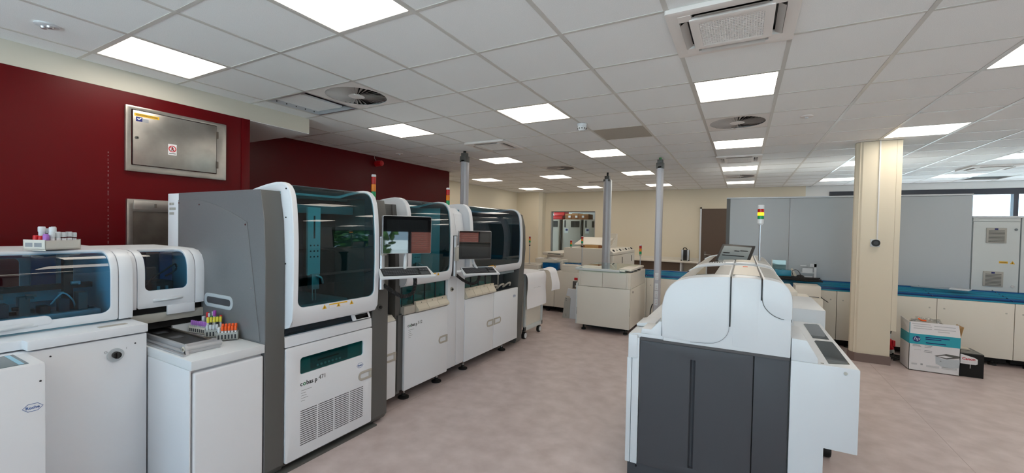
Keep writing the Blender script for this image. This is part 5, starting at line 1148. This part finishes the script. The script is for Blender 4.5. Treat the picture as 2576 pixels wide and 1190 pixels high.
# ---- large unit behind the track
t = thing('centrifuge_unit', 'large cream unit with knobs and an open lid behind the track', 'lab machine', (-2.9, 9.2, 0))
box('body', -3.45, -2.42, 8.62, 10.2, 0.1, 1.18, 'cream', t, 0.006); box('low_annex', -3.85, -3.45, 8.62, 9.6, 0.1, 1.04, 'cream', t, 0.006); box('annex_top', -3.93, -3.44, 8.55, 9.7, 1.0, 1.06, 'cream', t, 0.006); box('annex_slot', -3.8, -3.5, 8.546, 8.552, 1.022, 1.034, 'ink', t); box('plinth', -3.8, -2.3, 8.7, 10.2, 0, 0.1, 'blackm', t)
side = prism('knob_panel', [(-2.418, 1.18), (-2.40, 1.185), (-2.30, 1.115), (-2.30, 1.06), (-2.418, 1.06)], 'y', 8.45, 10.35, 'cream', t, 0.003); box('side_wing', -2.418, -2.30, 8.45, 10.35, 0.1, 1.055, 'cream', t, 0.004)
for k in range(7):
    yy = 8.62+k*0.26; cyl('knob', (-2.348, yy, 1.148), (-2.336, yy, 1.162), 0.018 if k % 2 else 0.03, 'ink' if not k % 2 else 'vent', side, 12)
for yy in (9.15, 10.0): box('side_slot', -2.301, -2.297, yy, yy+0.05, 0.86, 1.0, 'black', t)
prism('open_lid', [(8.95, 1.235), (9.6, 1.385), (9.592, 1.405), (8.942, 1.255)], 'x', -3.33, -2.62, 'cream', t)
prism('lid_side', [(9.2, 1.18), (9.75, 1.18), (9.75, 1.39)], 'x', -2.62, -2.60, 'cream', t); box('rear_post', -2.85, -2.66, 9.95, 10.1, 1.18, 1.50, 'cream', t)
t = thing('carton', 'small brown carton lying under the open lid of the cream unit', 'carton', (-2.9, 8.9, 1.18)); box('carton_body', -3.05, -2.72, 8.85, 9.15, 1.182, 1.245, 'card', t, 0.003); box('tape', -2.74, -2.715, 8.848, 9.15, 1.185, 1.246, 'cardd', t); box('dark_strap', -3.18, -3.06, 8.95, 9.1, 1.182, 1.235, 'cardd', t)
stack_light(-3.32, 8.72, 1.182, 0.0, 0.022, 0.042, 'short signal tower standing on the cream unit next to its open lid')
# ---- grey partition and vented cabinet
t = thing('cold_store', 'long grey panelled cold store standing behind the blue track', 'storage unit', (1.2, 8.6, 0))
box('corner_post', -0.252, -0.20, 7.90, 7.95, 0, 2.145, 'greyd', t); box('corner_wall', -0.24, -0.20, 7.95, 9.6, 0, 2.14, 'greyd', t)
for a, b in ((-0.198, 0.635), (0.639, 1.60), (1.604, 2.688)): box('panel', a, b, 7.90, 7.95, 0.0, 2.14, 'panel', t, 0.003)
box('right_wall', 2.64, 2.688, 7.95, 9.6, 0, 2.14, 'panel', t); box('top_cap', -0.255, 2.69, 7.885, 9.6, 2.142, 2.165, 'white2', t, 0.004)
t = thing('vented_cabinet', 'tall pale control cabinet with two vent grilles at the right', 'cabinet', (3.0, 8.4, 0))
box('carcass', 2.70, 3.145, 7.93, 9.2, 0, 1.84, 'cabg', t); box('top_cover', 2.695, 3.9, 7.90, 9.2, 1.84, 1.865, 'white2', t, 0.004)
dr_ = box('door', 2.703, 3.135, 7.905, 7.93, 0.0, 1.79, 'cabg', t, 0.004); box('head_panel', 2.703, 3.135, 7.91, 7.93, 1.795, 1.838, 'cabg', t); box('next_bay', 3.15, 3.9, 7.91, 9.2, 0, 1.84, 'cabg', t, 0.003)
box('blue_handle', 3.215, 3.25, 7.895, 7.91, 0.90, 1.06, 'navy', t, 0.006)
for zc in (1.61, 1.035):
    xo = 0.0 if zc > 1.3 else -0.015
    gv = box('vent_frame', 2.825+xo, 3.012+xo, 7.892, 7.905, zc-0.10, zc+0.10, 'vent', dr_, 0.004)
    for k in range(9): box('vent_slat', 2.845+xo, 2.992+xo, 7.888, 7.8925, zc-0.085+k*0.018, zc-0.078+k*0.018, 'greyd', dr_)
    box('vent_badge', 2.90+xo, 2.93+xo, 7.887, 7.8925, zc+0.073, zc+0.094, 'navy', dr_)
for z in (1.69, 0.95): cyl('door_lock', (3.095 if z > 1.2 else 3.085, 7.905, z), (3.095 if z > 1.2 else 3.085, 7.893, z), 0.016, 'chrome', dr_, 14)
box('yellow_label', 2.955, 3.035, 7.9035, 7.9055, 1.245, 1.272, 'warn', dr_); flatloop('yellow_triangle', [(3.055, 1.24), (3.10, 1.24), (3.078, 1.28)], face_ny(7.9035), 0.001, 'warn', dr_); box('print_line', 2.965, 3.025, 7.9025, 7.9036, 1.256, 1.261, 'ink', dr_); flatloop('triangle_mark', [(3.074, 1.246), (3.082, 1.246), (3.078, 1.268)], face_ny(7.9028), 0.0006, 'ink', dr_)
# ---- clutter on the track by the analyser
t = thing('cable_pile', 'pile of black cables and a connector lying on the blue track', 'cables', (0.75, 7.5, 0.88))
for k in range(9):
    y = 7.40+0.03*k; z = 0.898+0.012*(k % 3)
    tube('cable', [(0.35+0.02*k, y, z), (0.6, y+0.03*math.sin(k), z+0.01), (0.8, y-0.02, z), (1.02-0.03*(k % 4), y+0.01, z)], 0.011, 'rubber', t, 4, 6)
lathe('connector', [(0.05, 0), (0.06, 0.02), (0.04, 0.05), (0.01, 0.06)], (0.76, 7.5, 0.915), 'black', t, 12)
tube('thin_wire', [(0.68, 7.5, 0.93), (0.66, 7.5, 1.02), (0.72, 7.5, 1.04), (0.78, 7.5, 0.95)], 0.004, 'black', t, 5, 6)
tube('thin_wire', [(0.95, 7.36, 0.87), (0.96, 7.33, 0.75), (1.0, 7.32, 0.68), (1.08, 7.32, 0.62)], 0.005, 'black', t, 5, 6)
t = thing('reagent_tray', 'clear tray with a teal block beside the cable pile', 'tray', (0.55, 7.7, 0.88))
box('teal_block', 0.45, 0.66, 7.62, 7.78, 0.90, 1.02, 'blue3', t, 0.005); box('tray_base', 0.38, 0.76, 7.6, 7.86, 0.884, 0.90, 'cream', t); box('tray_back', 0.42, 0.60, 7.80, 7.81, 0.90, 1.16, 'gclear', t); box('tray_edge', 0.41, 0.42, 7.79, 7.82, 0.90, 1.17, 'cream', t)
prism('tray_side', [(0.66, 0.90), (0.76, 0.90), (0.68, 1.05), (0.66, 1.05)], 'y', 7.70, 7.71, 'cream', t)
t = thing('bracket_frame', 'white plastic bracket frame standing on the blue track', 'bracket', (0.87, 7.75, 0.88))
box('upright', 0.955, 0.985, 7.74, 7.77, 0.884, 1.13, 'white2', t); box('shelf', 0.80, 0.97, 7.72, 7.80, 0.985, 1.0, 'white2', t); box('shelf', 0.80, 0.97, 7.72, 7.80, 0.884, 0.90, 'white2', t); box('plate', 0.81, 0.94, 7.75, 7.76, 1.0, 1.06, 'white2', t); box('plate', 0.81, 0.94, 7.75, 7.76, 0.90, 0.94, 'white2', t); box('arm', 0.78, 0.86, 7.74, 7.76, 1.09, 1.105, 'white2', t); box('head', 0.905, 0.985, 7.74, 7.76, 1.08, 1.13, 'white2', t)
t = thing('track_box', 'cream box module docked at the track behind the foreground analyser', 'housing', (0.85, 7.2, 0.7)); box('shell', 0.66, 0.95, 7.0, 7.345, 0.70, 0.865, 'cream', t, 0.006); box('foot', 0.60, 0.97, 6.95, 7.345, 0.0, 0.70, 'cream', t, 0.004); box('shadow_gap', 0.67, 0.93, 6.996, 7.0, 0.715, 0.722, 'ink', t)
t = thing('loose_board', 'thin white cover board lying on the blue track', 'board', (2.3, 7.5, 0.89)); flatloop('board', [(2.02, 7.62), (2.52, 7.45), (2.60, 7.60), (2.10, 7.78)], lambda u, v, d: (u, v, 0.896+d), 0.006, 'gclear', t); flatloop('board_end', [(2.36, 7.50), (2.53, 7.44), (2.61, 7.60), (2.44, 7.68)], lambda u, v, d: (u, v, 0.905+d), 0.008, 'white2', t)
# ---- cartons on the floor
t = thing('printer_carton', 'open white and teal printer carton with hp lettering on the floor', 'carton', (1.97, 6.75, 0))
HX0, HX1, HY0, HY1, HZ = 1.755, 2.19, 6.59, 6.90, 0.435
fr_ = box('front_side', HX0, HX1, HY0, HY0+0.005, 0.001, HZ, 'boxw', t); box('back_side', HX0, HX1, HY1-0.005, HY1, 0.001, HZ, 'boxw', t); ls = box('left_side', HX0, HX0+0.005, HY0, HY1, 0.001, HZ, 'boxw', t); box('right_side', HX1-0.005, HX1, HY0, HY1, 0.001, HZ, 'boxw', t); box('bottom', HX0, HX1, HY0, HY1, 0.001, 0.008, 'card', t)
def flap(name, c, m):
    return quadplate(name, c, 0.004, m, t)
f1 = flap('front_flap', [(HX0+0.003, HY0, HZ), (HX1, HY0, HZ), (HX1-0.012, HY0+0.02, HZ+0.137), (HX0+0.01, HY0+0.02, HZ+0.137)], 'boxw')
f2 = flap('left_flap', [(HX0, HY1, HZ), (HX0, HY0, HZ), (HX0+0.006, HY0+0.02, HZ+0.13), (HX0-0.01, HY1-0.01, HZ+0.15)], 'boxw'); flap('right_flap', [(HX1, HY0, HZ), (HX1, HY1, HZ), (HX1+0.06, HY1-0.02, HZ+0.11), (HX1+0.03, HY0+0.02, HZ+0.12)], 'card')
YF_ = HY0-0.0012
box('teal_band', HX0, HX1, YF_, HY0, HZ-0.12, HZ, 'teal', fr_); box('teal_band', HX0-0.0012, HX0, HY0, HY1, HZ-0.12, HZ, 'teal', ls); box('teal_edge', HX0-0.002, HX0+0.004, HY0-0.001, HY0+0.003, HZ, HZ+0.13, 'teal', f1)
flatloop('logo_disc', [(1.818+0.034*math.cos(2*math.pi*k/28), 0.374+0.034*math.sin(2*math.pi*k/28)) for k in range(28)], face_ny(YF_-0.001), 0.001, 'navy', fr_)
text('logo_text', 'hp', 0.058, (1.790, YF_-0.0015, 0.362), (1, 0, 0), (0, 0, 1), 'white2', fr_, shear=0.25)
for k, (x0, x1, z, m) in enumerate(((1.895, 2.10, 0.398, 'navy'), (1.895, 2.03, 0.378, 'navy'), (1.90, 2.07, 0.335, 'navy'), (1.785, 1.85, 0.30, 'print'), (1.785, 1.86, 0.288, 'print'), (1.89, 1.955, 0.30, 'print'), (1.89, 1.945, 0.285, 'print'), (1.80, 1.86, 0.245, 'printl'), (1.89, 1.955, 0.245, 'print'), (1.885, 1.955, 0.228, 'print'), (1.91, 2.02, 0.06, 'printl'), (2.04, 2.17, 0.06, 'printl'), (1.78, 1.83, 0.07, 'printl'), (1.86, 1.88, 0.072, 'print'))):
    box('print_line', x0, x1, YF_-0.0006, YF_, z, z+(0.010 if m == 'navy' else 0.006 if z > 0.1 else 0.02), m, fr_)
for k, (x0, x1, z) in enumerate(((1.78, 1.94, 0.545), (1.79, 1.95, 0.52), (1.79, 1.95, 0.495), (1.97, 2.15, 0.535), (1.97, 2.15, 0.50), (2.0, 2.1, 0.475))): box('print_line', x0, x1, HY0-0.001+(z-HZ)*0.146, HY0+0.001+(z-HZ)*0.146, z, z+0.009, 'printl', f1)
# printed picture of the printer
flatloop('printed_body', [(1.985, 0.20), (2.05, 0.17), (2.19, 0.185), (2.185, 0.09), (2.06, 0.075), (1.99, 0.11)], face_ny(YF_-0.0006), 0.0005, 'panel', fr_); flatloop('printed_rim', [(1.975, 0.20), (2.075, 0.235), (2.19, 0.225), (2.19, 0.205), (2.08, 0.175)], face_ny(YF_-0.0012), 0.0005, 'greyd', fr_); flatloop('printed_tray', [(2.0, 0.20), (2.06, 0.215), (2.13, 0.205), (2.075, 0.188)], face_ny(YF_-0.0018), 0.0005, 'boxw', fr_); flatloop('printed_logo', [(2.03+0.008*math.cos(k*0.785), 0.145+0.008*math.sin(k*0.785)) for k in range(8)], face_ny(YF_-0.0012), 0.0005, 'print', fr_)
# crumpled film bag
bm = bmesh.new(); bmesh.ops.create_icosphere(bm, subdivisions=4, radius=1)
for v in bm.verts:
    n = v.co.normalized(); s = 1+0.22*math.sin(9*n.x+3*n.z)*math.cos(7*n.y+2)+0.14*math.sin(17*n.y*n.x+5*n.z)
    v.co = Vector((1.95+n.x*s*0.135, 6.78+n.y*s*0.09, 0.52+n.z*s*0.085))
tag(fin('film_bag', bm, 'bag', None, True), 'crumpled clear plastic film bag in the printer carton', 'plastic bag')
fb = bpy.data.objects['film_bag']; tube('orange_print', [(1.86, 6.70, 0.60), (1.88, 6.68, 0.585), (1.92, 6.675, 0.583)], 0.009, 'orange', fb, 4)
t = thing('toner_carton', 'black carton with a white Canon insert right of the printer carton', 'carton', (2.3, 6.75, 0))
box('carton_body', 2.198, 2.392, 6.615, 6.95, 0.001, 0.262, 'blackm', t, 0.003); box('carton_lid', 2.20, 2.39, 6.62, 6.94, 0.2625, 0.268, 'greyd', t)
cn = prism('canon_insert', [(2.196, 0.15), (2.32, 0.148), (2.335, 0.158), (2.335, 0.21), (2.315, 0.225), (2.196, 0.258)], 'y', 6.596, 6.612, 'boxw', t, 0.002); text('brand_text', 'Canon', 0.040, (2.208, 6.5945, 0.196), (1, 0, 0), (0, 0, 1), 'redc', cn, bold=0.0008); box('insert_line', 2.20, 2.33, 6.5945, 6.596, 0.172, 0.174, 'printl', cn); box('white_strip', 2.28, 2.284, 6.612, 6.614, 0.10, 0.15, 'boxw', t)
for k in range(3): box('lid_stripe', 2.20, 2.36, 6.66+k*0.07, 6.67+k*0.07, 0.268, 0.269, 'vent', t)
box('cream_insert', 2.20, 2.34, 6.80, 6.90, 0.268, 0.282, 'creamd', t)
# red industrial plug hanging by the pillar
t = thing('power_plug', 'red and grey industrial power plug on a black cable behind the pillar', 'plug', (1.70, 7.15, 0.2))
cyl('plug_body', (1.70, 7.15, 0.20), (1.735, 7.15, 0.10), 0.035, 'redc', t, 20, 0.028, 0.004); cyl('plug_collar', (1.693, 7.15, 0.225), (1.70, 7.15, 0.20), 0.038, 'redc', t, 20); cyl('plug_grip', (1.735, 7.15, 0.10), (1.742, 7.15, 0.06), 0.026, 'vent', t, 16); box('plug_flap', 1.735, 1.765, 7.12, 7.18, 0.14, 0.22, 'redc', t, 0.008)
box('grey_socket', 1.655, 1.735, 7.18, 7.26, 0.22, 0.36, 'cabg', t, 0.01); tube('cable', [(1.72, 7.17, 0.30), (1.74, 7.17, 0.42), (1.76, 7.18, 0.55), (1.73, 7.19, 0.62)], 0.009, 'rubber', t, 6); tube('cable', [(1.745, 7.15, 0.06), (1.75, 7.13, 0.02), (1.72, 7.05, 0.012), (1.66, 6.98, 0.012)], 0.010, 'rubber', t, 6); cyl('wall_knob', (1.70, 7.33, 0.66), (1.70, 7.28, 0.66), 0.025, 'black', t, 14)
for k in range(6):
    a = k*1.1; tube('cable_loop', [(1.72+0.1*math.cos(a), 6.98+0.12*math.sin(a), 0.012+0.004*k), (1.80+0.05*math.cos(a+2), 7.05+0.08*math.sin(a+2), 0.014+0.004*k), (1.75+0.1*math.cos(a+4), 7.12+0.06*math.sin(a+4), 0.012+0.004*k), (1.72+0.1*math.cos(a+6), 7.0+0.1*math.sin(a+6), 0.012+0.004*k)], 0.008, 'rubber', t, 6, 6)
